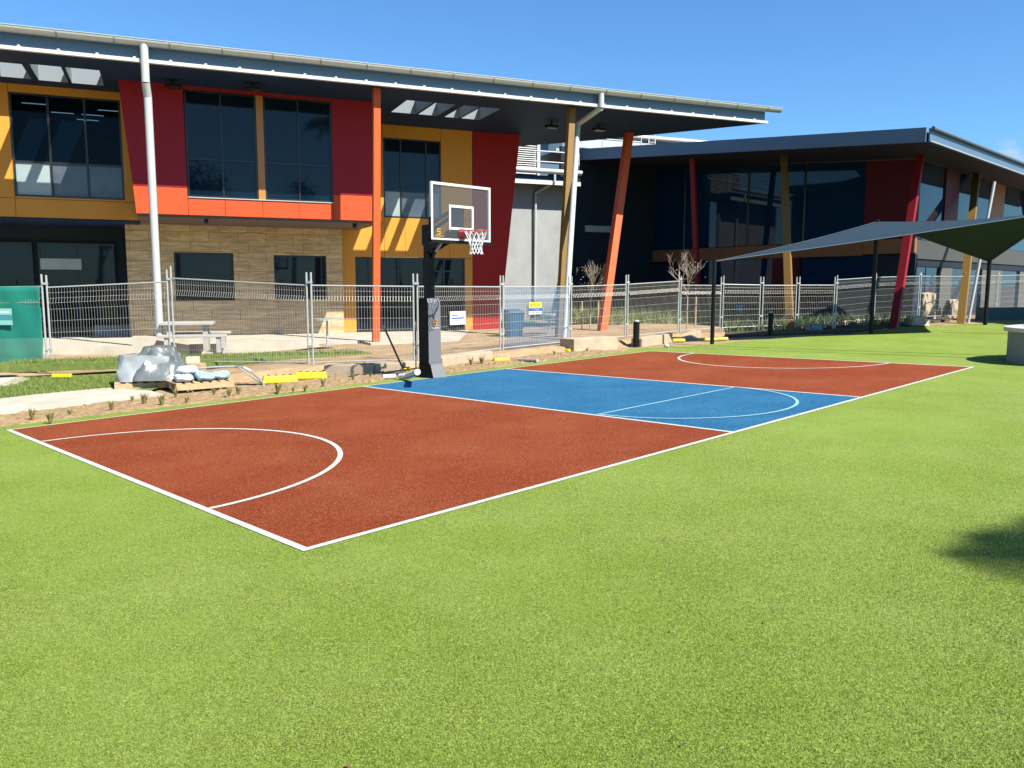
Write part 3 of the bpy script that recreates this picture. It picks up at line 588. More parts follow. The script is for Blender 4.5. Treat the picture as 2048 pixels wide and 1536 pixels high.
# padding: a tapering upholstered box with flared foot
b = MB(); w = .15
def ring(c0, c1, z, ww=w): return [fH(-ww, c0, z), fH(ww, c0, z), fH(ww, c1, z), fH(-ww, c1, z)]
rings = [ring(-.16, .30, zb+.01, .165), ring(-.155, .20, zb+.26), ring(-.15, .15, zb+.28), ring(-.15, .14, 1.36), ring(-.15, .10, 1.45, .14)]
for r0, r1 in zip(rings, rings[1:]): b.hexa(r0+r1)
b.mi = [1 if (k % 6) == 4 else 0 for k in range(len(b.f))]  # court-facing side is black padding too; its sunlight is painted as grey
b.build('post_padding', [padk, pad_sunlit], hoop, bevel=.012)
e = MB(); e.cur = 0
# orange emblem and white line of lettering on the padding
for x0, x1, z0, z1 in ((-.045, .05, 1.075, 1.09), (-.045, -.025, 1.03, 1.075), (-.045, .04, 1.02, 1.04), (.02, .045, .97, 1.02), (-.04, .03, .965, .98)): e.box(x0, x1, .153, .158, z0-.04, z1-.04, fH)
e.build('emblem', mat('orange print', (.85, .30, .06), .5), hoop)
e = MB()
for k in range(9): e.box(-.10+.022*k, -.085+.022*k, .154, .158, .885, .905, fH)
e.build('maker_lettering', white, hoop)
# adjuster and parallel arms
b = MB(); b.box(-.085, .085, -.11, .09, 2.42, 2.80, fH); b.build('adjuster_housing', black, hoop, bevel=.01)
b = MB()
for s in (-.10, .10):
    b.bar(fH(s, .0, 2.72), fH(s, .80, 3.02), .03, .06); b.bar(fH(s, .0, 2.32), fH(s, .80, 2.60), .04, .08)
b.box(-.13, .13, .78, .84, 2.5, 3.08, fH); b.bar(fH(0, .04, 2.18), fH(0, .55, 2.66), .05, .05)
b.build('support_arm', black, hoop)
MB().tube(fH(0, .2, 2.31), fH(0, .5, 2.6), .028).build('gas_strut', galv, hoop)
# backboard: centre offset found from the photo
BC = Vector((-.905, 14.765, 0)); nB = CD
def fK(a, c, z): w = BC+uc*a+nB*c; return Vector((w.x, w.y, z))
gl_m = glass_mat('clear acrylic', (.96, .98, .98), .93, (.3, .35, .38)); WZ0, WZ1, HW = 2.475, 3.455, .70
board = MB().box(-HW+.02, HW-.02, -.012, 0, WZ0+.02, WZ1-.02, fK).build('backboard', gl_m, hoop)
f = MB(); t = .045
f.box(-HW, -HW+t, -.03, .012, WZ0, WZ1, fK); f.box(HW-t, HW, -.03, .012, WZ0, WZ1, fK); f.box(-HW+t, HW-t, -.03, .012, WZ1-t, WZ1, fK); f.box(-HW+t, HW-t, -.03, .012, WZ0, WZ0+.03, fK)
f.build('frame', white, board)
f = MB(); t = .045; sx, z0, z1 = .29, 2.66, 3.09
f.box(-sx, -sx+t, .002, .006, z0, z1, fK); f.box(sx-t, sx, .002, .006, z0, z1, fK); f.box(-sx+t, sx-t, .002, .006, z1-t, z1, fK); f.box(-sx+t, sx-t, .002, .006, z0, z0+t, fK)
f.build('target_square', white, board)
f = MB(); f.box(-HW-.01, HW+.01, -.045, .03, WZ0-.055, WZ0-.002, fK); f.box(-HW-.012, -HW-.002, -.045, .02, WZ0, WZ0+.38, fK); f.box(HW+.002, HW+.012, -.045, .02, WZ0, WZ0+.38, fK); f.build('edge_padding', padk, board, bevel=.006)
f = MB()
for x0, x1, z0, z1 in ((-.56, -.48, 2.655, 2.668), (-.56, -.545, 2.62, 2.655), (-.56, -.49, 2.61, 2.625), (-.505, -.488, 2.57, 2.61), (-.56, -.49, 2.56, 2.575)): f.box(x0, x1, .002, .006, z0, z1, fK)
for k in range(8): f.box(-.615+.026*k, -.600+.026*k, .002, .006, 2.53, 2.543, fK)
f.build('emblem', mat('gold print', (.85, .45, .07), .5), board)
rimc = fK(0, .385, 2.63); rim = MB(); rr_ = .215; pts = [rimc+Vector((rr_*math.cos(t), rr_*math.sin(t), 0)) for t in np.linspace(0, 2*math.pi, 33)]
rim.path(pts, .009, 6); rim.box(-.07, .07, 0, .02, 2.5, 2.68, fK); rim.hexa([fK(-.07, .02, 2.52), fK(.07, .02, 2.52), fK(.05, .18, 2.60), fK(-.05, .18, 2.60), fK(-.07, .02, 2.625), fK(.07, .02, 2.625), fK(.05, .18, 2.628), fK(-.05, .18, 2.628)])
rimo = rim.build('rim', mat('red rim', (.75, .05, .05), .35), hoop)
nt_ = MB(); prof = [(.205, 0), (.165, -.09), (.125, -.18), (.10, -.27), (.105, -.35), (.125, -.40)]; K = 12
for lv_ in range(len(prof)-1):
    (ra, za), (rb_, zb_) = prof[lv_], prof[lv_+1]
    for k in range(K):
        t0 = 2*math.pi*(k+.5*(lv_ % 2))/K
        for sg in (-.5, .5):
            t1 = t0+2*math.pi*sg/K; nt_.tube(rimc+Vector((ra*math.cos(t0), ra*math.sin(t0), za)), rimc+Vector((rb_*math.cos(t1), rb_*math.sin(t1), zb_)), .0055, n=4, cap=False)
nt_.build('net', mat('white cord', (.95, .95, .95), .8), rimo)

# ================================================================== TEMPORARY FENCE
def uz(v): return Vector((0, 0, v))
GRP = 'temporary wire fence panels'
def fence_panel(p, q, zp, zq, label, tp=.27, tq=.27, wires=True, posts=(1, 1), gap=.05, mesh_m=steelf):
    """p,q ground points; zp,zq top rail heights"""
    p = Vector(p); q = Vector(q); d = Vector((q.x-p.x, q.y-p.y, 0)); Lh = d.length; d.normalize(); nrm_ = Vector((d.y, -d.x, 0))
    t = thing('wire_fence', label, 'fence', p, GRP); Pp = p+d*gap; Q = q-d*gap
    for k, (o, zt, ext) in enumerate(((Pp, zp, tp), (Q, zq, tq))):
        if posts[k]: MB().tube(Vector((o.x, o.y, o.z+.03)), Vector((o.x, o.y, zt+ext)), .021, n=8).build('post', galv, t)
    f = MB(); P1, Q1 = Vector((Pp.x, Pp.y, zp)), Vector((Q.x, Q.y, zq)); P0 = Vector((Pp.x, Pp.y, p.z+.17)); Q0 = Vector((Q.x, Q.y, q.z+.17))
    f.tube(P1, Q1, .016, n=6); f.build('top_rail', galv, t); MB().tube(P0, Q0, .014, n=6).build('bottom_rail', galv, t)
    if wires:
        w = MB(); n = max(8, int(Lh/.062)); prof = [(0, 0), (.25, 0), (.285, 0), (.72, 0), (.80, .045), (.86, 0), (1, 0)]
        for k in range(1, n):
            f_ = k/n; a = P0.lerp(Q0, f_); c = P1.lerp(Q1, f_); pts = [a.lerp(c, h)+nrm_*o for h, o in prof]
            for u_, v_ in zip(pts, pts[1:]): w.tube(u_, v_, .0024, n=3, cap=False)
        for h in (.14, .28, .42, .57, .72, .80, .86, .93): w.tube(P0.lerp(P1, h)+nrm_*(.045 if h == .8 else 0), Q0.lerp(Q1, h)+nrm_*(.045 if h == .8 else 0), .0026, n=3, cap=False)
        w.build('wire_mesh', mesh_m, t)
    for z in (zq+.06, q.z+.5): MB().box(-.05, .07, -.03, .03, z-.02, z+.03, lambda a, b_, c, Q=Q: Vector((Q.x, Q.y, 0))+d*(a+.05)+nrm_*b_+uz(c)).build('clamp', galv, t)
    return t
FP = [G(-170, 752), G(100, 745), G(347, 737), G(622, 741), G(833, 734), G(1003, 712), G(1139, 697), G(1252, 686), G(1357, 674), G(1441, 667), G(1520, 664), G(1592, 662), G(1668, 660)]
for i in (5, 6, 7, 8, 9, 10, 11, 12): FP[i] = FP[i]+uz(.02)
fence_panel(FP[0], FP[1], 1.60, 1.64, 'leftmost temporary fence panel covered with green shade cloth', wires=True)
fence_panel(FP[1], FP[2], 1.62, 1.75, 'bare wire fence panel between the green cloth and the plastic wrapped pallet')
fence_panel(FP[2], FP[3], 1.83, 1.68, 'bare wire fence panel in front of the picnic table and stone wall')
fence_panel(FP[3], FP[4], 1.68, 1.66, 'bare wire fence panel just left of the basketball hoop')
fence_panel(FP[4], FP[5], 1.66, 1.65, 'wire fence panel just right of the basketball hoop carrying a white notice')
fence_panel(FP[5], FP[6], 1.65, 1.66, 'fence panel hung with see-through blue mesh and a yellow and blue sign')
fence_panel(FP[6], FP[7], 1.66, 1.71, 'bare wire fence panel crossing in front of the orange raking column')
fence_panel(FP[7], FP[8], 1.72, 1.82, 'bare wire fence panel behind the nearer black bollard')
fence_panel(FP[8], FP[9], 1.70, 1.69, 'bare wire fence panel around the bare sapling, left of the slim black sail pole')
fence_panel(FP[9], FP[10], 1.73, 1.71, 'bare wire fence panel right of the slim black sail pole', wires=True)
fence_panel(FP[10], FP[11], 1.70, 1.70, 'bare wire fence panel in front of the maroon ground floor panel')
fence_panel(FP[11], FP[12], 1.71, 1.71, 'bare wire fence panel in the shade beyond the farther bollard')
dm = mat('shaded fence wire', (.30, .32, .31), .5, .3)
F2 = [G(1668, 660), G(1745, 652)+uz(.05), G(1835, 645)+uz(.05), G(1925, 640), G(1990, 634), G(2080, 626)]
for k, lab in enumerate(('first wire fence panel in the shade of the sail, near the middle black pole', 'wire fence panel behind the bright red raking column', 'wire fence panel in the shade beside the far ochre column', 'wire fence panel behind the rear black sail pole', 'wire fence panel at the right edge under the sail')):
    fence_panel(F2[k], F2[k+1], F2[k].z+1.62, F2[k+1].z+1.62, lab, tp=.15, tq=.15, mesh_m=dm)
# shade cloth laced to the left panel
gc = cloth_mat('green shade cloth', (.01, .24, .18), .72); p, q = FP[0], FP[1]; d = (q-p); b = MB(); NX, NZ = 44, 14
for j in range(NZ+1):
    for i in range(NX+1):
        u_ = i/NX; v_ = j/NZ; x = u_*.975; edge_s = .03*abs(math.sin(v_*math.pi*3)) if i >= NX-1 else 0
        pt_ = p.lerp(q, x-edge_s/3); zt = 1.62+.03*u_; z0 = pt_.z+.08+.10*math.sin(u_*9)*.3
        off_ = .035+.02*math.sin(u_*23+v_*3)*math.sin(v_*4+u_*5); b.v.append(Vector((pt_.x, pt_.y, z0+(zt-z0)*v_))+Vector((.0, -1, 0))*off_)
b.f = [(j*(NX+1)+i, j*(NX+1)+i+1, (j+1)*(NX+1)+i+1, (j+1)*(NX+1)+i) for j in range(NZ) for i in range(NX)]; b.mi = [0]*len(b.f)
o = b.build('shade_cloth', gc, smooth=True, base=p); so = o.modifiers.new('t', 'SOLIDIFY'); so.thickness = .002; tag(o, 'green shade cloth laced over the leftmost fence panel', 'shade cloth')
def sign(px0, py0, px1, py1, depthp, name, label, cols, cat='sign'):
    """flat board hung on a fence line through two ground points; cols: coloured strips (x0,x1,z0,z1,mat) in 0..1"""
    a_, b_ = depthp; d = Vector((b_.x-a_.x, b_.y-a_.y, 0)).normalized(); n_ = Vector((d.y, -d.x, 0))
    if n_.y > 0: n_ = -n_
    def hit(x, y):
        r = ray(x, y); t = (Vector((a_.x, a_.y, CAMZ))-Vector((0, 0, CAMZ))+n_*.06).dot(n_)/r.dot(n_); return Vector((0, 0, CAMZ))+r*t
    A1, B1_ = hit(px0, py1), hit(px1, py0); w_ = Vector((B1_.x-A1.x, B1_.y-A1.y, 0)).length; z0, z1 = A1.z, B1_.z
    def fr(x, y, z): return Vector((A1.x, A1.y, 0))+d*x+n_*y+uz(z)
    t = thing(name, label, cat, A1); MB().box(0, w_, -.004, 0, z0, z1, fr).build('board', cols[0], t)
    for (x0, x1, y0, y1, m) in cols[1]: MB().box(x0*w_, x1*w_, .001, .003, z0+(z1-z0)*y0, z0+(z1-z0)*y1, fr).build('print', m, t)
    return t
sblue = mat('sign blue', (.03, .10, .45), .5); syel = mat('sign yellow', (.85, .75, .05), .5); swhite = mat('sign white', (.9, .9, .88), .5); sgrey = mat('sign grey print', (.25, .27, .3), .5)
strip = [(.0, 1, .52, 1, syel), (.0, 1, .27, .5, sblue)]
strip += [(.08+.1*k, .14+.1*k, .62, .9, sgrey if k < 3 else mat('sign orange', (.8, .35, .05), .5) if k < 6 else sgrey) for k in range(8)] + [(.08+.12*k, .15+.12*k, .08, .18, sblue) for k in range(7)] + [(.2, .8, .34, .40, swhite)]
sign(1058, 604, 1083, 629, (FP[5], FP[6]), 'warning_sign', 'small yellow blue and white sign on the blue meshed fence panel', (swhite, strip))
sign(900, 622, 931, 650, (FP[4], FP[5]), 'notice_sign', 'white notice with blue print on the fence right of the basketball post', (swhite, [(.1, .5, .66, .72, sblue), (.1, .9, .44, .54, sblue), (.1, .7, .3, .34, sgrey), (.1, .8, .18, .22, sgrey)]))
sign(-30, 617, 23, 650, (FP[0]+Vector((0, -.06, 0)), FP[1]+Vector((0, -.06, 0))), 'cloth_sign', 'pale green sign printed on the green shade cloth at the left edge', (mat('sign pale green', (.25, .62, .55), .6), [(.0, 1, .30, .62, mat('sign teal', (.05, .30, .33), .6))]+[(.5+.07*k, .55+.07*k, .72, .84, swhite) for k in range(6)]))
# see-through blue mesh
bm_ = cloth_mat('blue mesh', (.05, .16, .30), .42); p, q = FP[5], FP[6]; b = MB(); NX, NZ = 24, 10
for j in range(NZ+1):
    for i in range(NX+1):
        u_, v_ = .03+.94*i/NX, j/NZ; pt_ = p.lerp(q, u_); b.v.append(Vector((pt_.x+.03, pt_.y+.05+.02*math.sin(u_*17+v_*4), pt_.z+.12+(1.62-pt_.z-.12)*v_)))
b.f = [(j*(NX+1)+i, j*(NX+1)+i+1, (j+1)*(NX+1)+i+1, (j+1)*(NX+1)+i) for j in range(NZ) for i in range(NX)]; b.mi = [0]*len(b.f)
tag(b.build('mesh_banner', bm_, smooth=True, base=p), 'see-through blue mesh tied behind the fence panel right of the hoop', 'banner')
# yellow block feet
def foot(p, rz, label, sc=1.0):
    t = thing('yellow_block', label, 'fence foot', p, 'yellow blocks holding the fence', rz); b = MB(); w, l, h = .115*sc, .31*sc, .13*sc
    M_ = Matrix.Translation(p) @ Matrix.Rotation(rz, 4, 'Z'); fr = lambda a, c, z: M_ @ Vector((a, c, z))
    b.hexa([fr(-l, -w, 0), fr(l, -w, 0), fr(l, w, 0), fr(-l, w, 0), fr(-l*.9, -w*.8, h), fr(l*.9, -w*.8, h), fr(l*.9, w*.8, h), fr(-l*.9, w*.8, h)]); b.build('body', yellow, t, bevel=.02)
    b = MB()
    for k in (-.6, -.2, .2, .6): b.tube(fr(l*k, 0, h-.02), fr(l*k, 0, h+.012), .028, n=8)
    b.build('socket', mat('dark socket', (.1, .08, .02), .7), t); return t
cz = R(45)
foot(G(560, 765), R(20), 'long yellow fence foot lying beside the loop of bent pipe', 1.05)
foot(G(622, 757), R(8), 'yellow fence foot under the double posts in front of the stone wall', 1.0)
foot(G(124, 755, .05), R(5), 'small yellow fence foot on the grass beside the green cloth', .62)
foot(G(812, 742), R(60), 'yellow fence foot tipped against the white plastic pipe by the hoop', .5)
foot(G(1003, 722), R(15), 'yellow fence foot under the posts right of the hoop', .62)
foot(G(1140, 703), R(60), 'dirty yellow fence foot at the end of the blue mesh panel', .6)
foot(G(1253, 689), R(30), 'dirty yellow fence foot just left of the nearer bollard', .65)
foot(G(1357, 683), R(10), 'yellow fence foot under the sapling', .62)
foot(G(1420, 681), R(10), 'yellow fence foot behind the slim black sail pole', .62); foot(G(1443, 680), R(5), 'yellow fence foot just right of the slim black sail pole', .62)

# ================================================================== CONCRETE EDGE BLOCKS
def kerb(p, q, zt, th, label, name='retaining_block'):
    p = Vector(p); q = Vector(q); d = Vector((q.x-p.x, q.y-p.y, 0)); l = d.length; d.normalize(); n_ = Vector((-d.y, d.x, 0))
    fr = lambda a, c, z: Vector((p.x, p.y, 0))+d*a+n_*c+uz(z)
    b = MB(); zb_ = min(p.z, q.z)-.1; z0, z1 = zt if isinstance(zt, tuple) else (zt, zt)
    b.hexa([fr(0, 0, zb_), fr(l, 0, zb_), fr(l, th, zb_), fr(0, th, zb_), fr(0, 0, z0), fr(l, 0, z1), fr(l, th, z1), fr(0, th, z0)])
    return tag(b.build(name, conc2, base=p, bevel=.015), label, 'concrete block', 'concrete blocks edging the planting strip')
kerb(G(648, 749), G(748, 746), .10, .35, 'tan concrete edging block between the yellow feet and the hoop shadow')
kerb(G(751, 746), G(842, 738), .11, .35, 'tan concrete edging block directly behind the black basketball post')
kerb(G(885, 735), G(985, 718), .17, .35, 'tan concrete edging block just right of the basketball post')
kerb(G(1022, 713), G(1132, 702), (.10, .16), .3, 'low tan concrete edging block below the blue mesh')
kerb(G(1148, 704), G(1235, 695), .36, .5, 'tall tan concrete block at the foot of the orange raking column')
kerb(G(1282, 692), G(1345, 682), (.28, .34), .3, 'tan concrete edging block right of the nearer bollard')
kerb(G(1364, 680), G(1402, 675), (.16, .36), .3, 'sloping tan concrete edging block beneath the bare sapling')

# ================================================================== BUILDERS' LEFTOVERS
plas = mat('crinkled clear plastic', (.40, .44, .44), .25, var=.12, vscale=5, bump=.6, bscale=9, spec=.6)
plasg = mat('grey plastic sheet', (.15, .175, .175), .3, var=.12, vscale=5, bump=.5, bscale=8, spec=.6)
woodm = mat('pale pallet wood', (.62, .44, .24), .8, var=.15, vscale=9)
creamb = mat('cream block', (.75, .68, .50), .8, var=.06)
def pallet(p, rz, L1, L2, label, z0=0):
    t = thing('wooden_pallet', label, 'pallet', p, None, rz); M_ = Matrix.Translation(p) @ Matrix.Rotation(rz, 4, 'Z'); fr = lambda a, c, z: M_ @ Vector((a, c, z))
    for k in range(3): MB().box(-L1/2, L1/2, -L2/2+k*(L2-.09)/2, -L2/2+k*(L2-.09)/2+.09, 0, .10, fr).build('bearer', woodm, t)
    n = 7
    for k in range(n): MB().box(-L1/2+k*(L1-.1)/(n-1), -L1/2+k*(L1-.1)/(n-1)+.1, -L2/2, L2/2, .103, .122, fr).build('deck_board', woodm, t)
    return t
pw = G(305, 772); pr_ = R(22)
pallet(pw+uz(.01), pr_, 1.2, .95, 'wooden pallet under the plastic wrapped stack')
M1 = Matrix.Translation(pw+uz(.14)) @ Matrix.Rotation(pr_, 4, 'Z')
wr = thing('wrapped_stack', 'stack wrapped in crinkled clear and grey plastic sheet on a pallet by the path', 'wrapped stack', pw+uz(.14), None, pr_)
def crumple(M_, lx, ly, h, seed, amp=.045, taper=.12, n=26, flare=.06):
    rs = random.Random(seed); ph = [rs.uniform(0, 6.28) for _ in range(8)]; b = MB(); nz = 12
    def P(i, j):
        t = 2*math.pi*i/n; v = j/nz; k = 1-taper*v**2; c_, s_ = math.cos(t), math.sin(t); e = .55
        x = lx/2*math.copysign(abs(c_)**e, c_)*k; y = ly/2*math.copysign(abs(s_)**e, s_)*k
        w = amp*(math.sin(3*t+ph[0]+4*v)+.7*math.sin(7*t+ph[1]-5*v)+.5*math.sin(11*t+9*v+ph[2])); x += c_*w+c_*flare*(1-v)**3; y += s_*w+s_*flare*(1-v)**3
        return M_ @ Vector((x, y, h*v+amp*.6*math.sin(5*t+ph[3])*(v > .2)))
    b.v = [P(i, j) for j in range(nz+1) for i in range(n)]
    top = [M_ @ Vector((0, 0, h*1.06))]
    b.f = [(j*n+i, j*n+(i+1) % n, (j+1)*n+(i+1) % n, (j+1)*n+i) for j in range(nz) for i in range(n)]; b.v += top; ti = len(b.v)-1
    b.f += [(nz*n+i, nz*n+(i+1) % n, ti) for i in range(n)]; b.mi = [0]*len(b.f); return b
crumple(M1, 1.10, .86, .44, 3, .022, .1, 40).build('plastic_wrap', plas, wr, smooth=True)
M1b = M1 @ Matrix.Translation((.16, -.02, .02)); crumple(M1b, .84, .94, .56, 8, .03, .42, 40, flare=.12).build('grey_sheet', plasg, wr, smooth=True)
ps = G(398, 775); prs = R(38)
pallet(ps+uz(.02), prs, 1.0, .8, 'wooden pallet carrying the pale blue sacks')
def sack(p, rz, label, c, l=.5, w_=.32, h=.13):
    M_ = Matrix.Translation(p) @ Matrix.Rotation(rz, 4, 'Z'); b = MB(); n, m_ = 20, 8
    for a in range(m_+1):
        phi = math.pi*a/m_
        for k in range(n):
            t = 2*math.pi*k/n; e = .6; sgn = lambda v, e_: math.copysign(abs(v)**e_, v)
            b.v.append(M_ @ Vector((l/2*sgn(math.sin(phi), e)*sgn(math.cos(t), e), w_/2*sgn(math.sin(phi), e)*sgn(math.sin(t), e)+.012*math.sin(4*t+a), h/2+h/2*sgn(math.cos(phi), .8)+.01*math.sin(5*t))))
    b.f = [(a*n+k, (a+1)*n+k, (a+1)*n+(k+1) % n, a*n+(k+1) % n) for a in range(m_) for k in range(n)]; b.mi = [0]*len(b.f)
    b.f = [tuple(reversed(f)) for f in b.f]
    return tag(b.build('sack', c, smooth=True, base=p), label, 'sack', 'sacks on the open pallet')
sk1 = mat('white sack paper', (.80, .80, .80), .5, col2=(.55, .66, .74), vscale=7); sk2 = mat('pale blue sack paper', (.16, .52, .78), .45, col2=(.62, .76, .84), vscale=6)
Mp = Matrix.Translation(ps+uz(.145)) @ Matrix.Rotation(prs, 4, 'Z')
for (a, c, z, rz, lab, mm) in ((-.3, -.15, 0, 80, 'whitish blue sack at the left front of the open pallet', sk1), (.05, -.18, 0, 85, 'bright pale blue sack at the front middle of the open pallet', sk2), (.36, -.08, 0, 70, 'pale blue sack at the right end of the open pallet', sk2), (-.05, .2, .0, 10, 'white sack at the back of the open pallet', sk1), (-.2, .0, .12, 60, 'white sack lying on top of the other sacks', sk1)):
    sack(Mp @ Vector((a, c, z)), prs+R(rz), lab, mm)
def block(p, rz, dims, label, m=creamb):
    M_ = Matrix.Translation(p) @ Matrix.Rotation(rz, 4, 'Z'); a, c, h = dims
    return tag(MB().box(-a/2, a/2, -c/2, c/2, 0, h, lambda x, y, z: M_ @ Vector((x, y, z))).build('cream_block', m, bevel=.012, base=p), label, 'block', 'cream blocks left by the builders')
block(ZP(386, 727, .17), R(12), (.24, .2, .13), 'cream block standing right behind the grey plastic sheet')
tag(MB().box(-.2, .2, -.15, .15, 0, 1, lambda x, y, z: ZP(386, 727, .17)+Vector((x, y, -.4+.4*z))).build('crate_stack', woodm, base=ZP(386, 727, .17)), 'wooden crate under the cream block', 'crate')
# loop of bent pipe lying on the soil, with a thin black rod
b = MB(); P0 = G(398, 760, .02); pts = [G(398, 737, .27), G(430, 734, .29), G(470, 733, .29), G(488, 735, .28), G(503, 743, .2), G(518, 757, .10), G(528, 769, .03)]
b.path(pts, .022, 8); b.path([G(478, 735, .28), G(500, 752, .13), G(526, 768, .03)], .012, 6)
tag(b.build('bent_pipe', galv, smooth=True, base=P0), 'pale bent steel pipe lying as a loop right of the sacks', 'pipe')
b = MB(); b.tube(G(430, 771, .03), G(528, 768, .03), .012, n=6); tag(b.build('steel_rod', black, base=G(430, 771)), 'thin black rod lying under the bent pipe', 'rod')
# fence stay leaning by the hoop and bits round its foot
stay = thing('fence_stay', 'dark steel fence brace leaning beside the basketball post', 'brace', G(808, 742))
darks = mat('weathered dark steel', (.14, .10, .08), .6); MB().bar(G(808, 742, .05), ZP(767, 652, .9), .03, .03).build('diagonal_bar', darks, stay)
MB().bar(G(770, 745, .10), G(838, 736, .22), .03, .03).build('cross_bar', darks, stay); MB().bar(G(832, 742, .02), G(832, 742)+uz(1.0), .035, .035).build('upright_bar', darks, stay)
MB().bar(G(765, 752, .05), G(812, 742, .1), .03, .03).build('foot_bar', darks, stay)
b = MB(); b.path([G(800, 753, .06), G(815, 752, .08), G(828, 748, .16), G(835, 744, .28)], .055, 10); tag(b.build('plastic_elbow_pipe', white, smooth=True, base=G(815, 752)), 'white plastic elbow pipe at the foot of the basketball post', 'pipe')
b = MB(); b.tube(G(766, 754, .05), G(792, 753, .05), .05, n=10); tag(b.build('white_tube', white, smooth=True, base=G(780, 754)), 'short white plastic tube on the soil left of the elbow pipe', 'tube')
b = MB(); b.tube(G(1035, 720, .03), G(1075, 721, .05), .04, n=8); tag(b.build('grey_tube', mat('pinkish grey tube', (.55, .50, .50), .5), base=G(1055, 720)), 'grey plastic tube on the soil below the blue mesh', 'tube')
b = MB(); b.ball(G(1333, 691, .06), .07, .06, .05); tag(b.build('white_stone', white, smooth=True, base=G(1333, 691)), 'small white stone beside the retaining block near the bollard', 'stone')
# scattered stones and clods in the planting strip
for k in range(70):
    pass
rk = MB()
for k in range(420):
    a = random.uniform(-5.5, 13); bb = random.uniform(7.7, 9.2+(.8 if a < 8 else 0)); p = fC(a, bb, .012); r_k = random.uniform(.008, .03); rk.ball(p, r_k, r_k*random.uniform(.6, 1), r_k*.6, n=5, m=3)
tag(rk.build('soil_clods', mulch), 'small clods and stones scattered over the planting soil', 'soil', kind='stuff')
# planted tufts
tuft_m = mat('tuft leaves', (.36, .35, .09), .7, col2=(.17, .16, .045), vscale=30)
def tuft_mesh(seed, h=.24, n=60):
    rs = random.Random(seed); b = MB()
    for _ in range(n):
        t = rs.uniform(0, 6.28); l = h*rs.uniform(.5, 1.1); o = rs.uniform(.1, .55)*l; x, y = .02*math.cos(t), .02*math.sin(t); w_ = .006
        m1 = Vector((x+o*.35*math.cos(t), y+o*.35*math.sin(t), l*.6)); e = Vector((x+o*math.cos(t), y+o*math.sin(t), l)); s_ = Vector((-math.sin(t), math.cos(t), 0))*w_
        b.face([Vector((x, y, 0))-s_, Vector((x, y, 0))+s_, m1+s_, m1-s_]); b.face([m1-s_, m1+s_, e])
    return b
tufts = [tuft_mesh(k, .2+.03*k).build('grass_tuft', tuft_m) for k in range(3)]
for i, (x, y) in enumerate([(60, 838), (142, 828), (222, 818), (268, 806), (293, 808), (348, 797), (373, 803), (426, 792), (450, 797), (482, 790), (553, 785), (583, 783), (612, 779), (655, 773), (700, 764), (735, 758), (935, 730), (965, 727), (1100, 712), (330, 812), (92, 842), (1180, 702)]):
    o = tufts[i] if i < 3 else tufts[i % 3].copy()
    if i >= 3: C.objects.link(o)
    o.location = G(x+random.uniform(-9, 9), y+random.uniform(-4, 4), .01); o.rotation_euler = (0, 0, random.uniform(0, 6.28)); sc = random.uniform(.4, .85); o.scale = (sc, sc, sc)
    tag(o, 'small green grass tuft newly planted in the brown soil strip beside the court', 'grass tuft', 'young grass tufts in the soil strip')

# ================================================================== FURNITURE BEHIND THE FENCE
tz = G(390, 718); tz.z = .02; tr_ = R(15); t = thing('picnic_table', 'pale grey concrete picnic table with benches behind the fence', 'picnic table', tz, None, tr_)
M_ = Matrix.Translation(tz) @ Matrix.Rotation(tr_, 4, 'Z'); fr = lambda a, c, z: M_ @ Vector((a, c, z)); tcm = mat('weathered grey concrete', (.50, .49, .45), .8, var=.12)
MB().box(-.75, .5, -.38, .38, .66, .73, fr).build('tabletop', tcm, t, bevel=.01)
for a in (-.55, .3): MB().box(a-.06, a+.06, -.25, .25, 0, .655, fr).build('leg', tcm, t)
for c in (-.75, .75):
    be = MB().box(-.75, .85, c-.16, c+.16, .38, .44, fr).build('bench', tcm, t, bevel=.01)
    for a in (-.55, .65): MB().box(a-.05, a+.05, c-.12, c+.12, 0, .378, fr).build('leg', tcm, be)
def round_table(p, label, r=.39):
    t = thing('round_table', label, 'table', p); MB().lathe(p, [(r, .66), (r, .70)], 24).build('tabletop', galv, t); MB().tube(p, p+uz(.66), .03).build('leg', galv, t); MB().lathe(p, [(.22, 0), (.22, .02)], 16).build('base_plate', galv, t)
p = ZP(655, 690, .1); round_table(p, 'small round grey table in front of the stone wall, left of the orange column')
p = ZP(1098, 672, .1); round_table(p, 'small round grey table seen through the blue mesh')
def wheelie(p, rz, label, m):
    t = thing('wheelie_bin', label, 'bin', p, None, rz); M_ = Matrix.Translation(p) @ Matrix.Rotation(rz, 4, 'Z'); fr = lambda a, c, z: M_ @ Vector((a, c, z))
    MB().hexa([fr(-.2, -.22, .06), fr(.2, -.22, .06), fr(.2, .2, .06), fr(-.2, .2, .06), fr(-.26, -.3, .85), fr(.26, -.3, .85), fr(.26, .28, .85), fr(-.26, .28, .85)]) if False else None
    b = MB(); b.hexa([fr(-.2, -.22, .06), fr(.2, -.22, .06), fr(.2, .2, .06), fr(-.2, .2, .06), fr(-.26, -.3, .85), fr(.26, -.3, .85), fr(.26, .28, .85), fr(-.26, .28, .85)]); b.build('body', m, t, bevel=.02)
    b = MB(); b.hexa([fr(-.28, -.34, .852), fr(.28, -.34, .852), fr(.28, .3, .852), fr(-.28, .3, .852), fr(-.24, -.3, .90), fr(.24, -.3, .90), fr(.24, .26, .93), fr(-.24, .26, .93)]); b.build('lid', m, t)
    for a in (-.22, .22): MB().tube(fr(a-.03, .2, .09), fr(a+.03, .2, .09), .09, n=14).build('wheel', black, t)
wheelie(ZP(1027, 680, .02), R(20), 'dark blue wheelie bin behind the fence post right of the hoop', mat('dark blue plastic', (.04, .09, .16), .45))
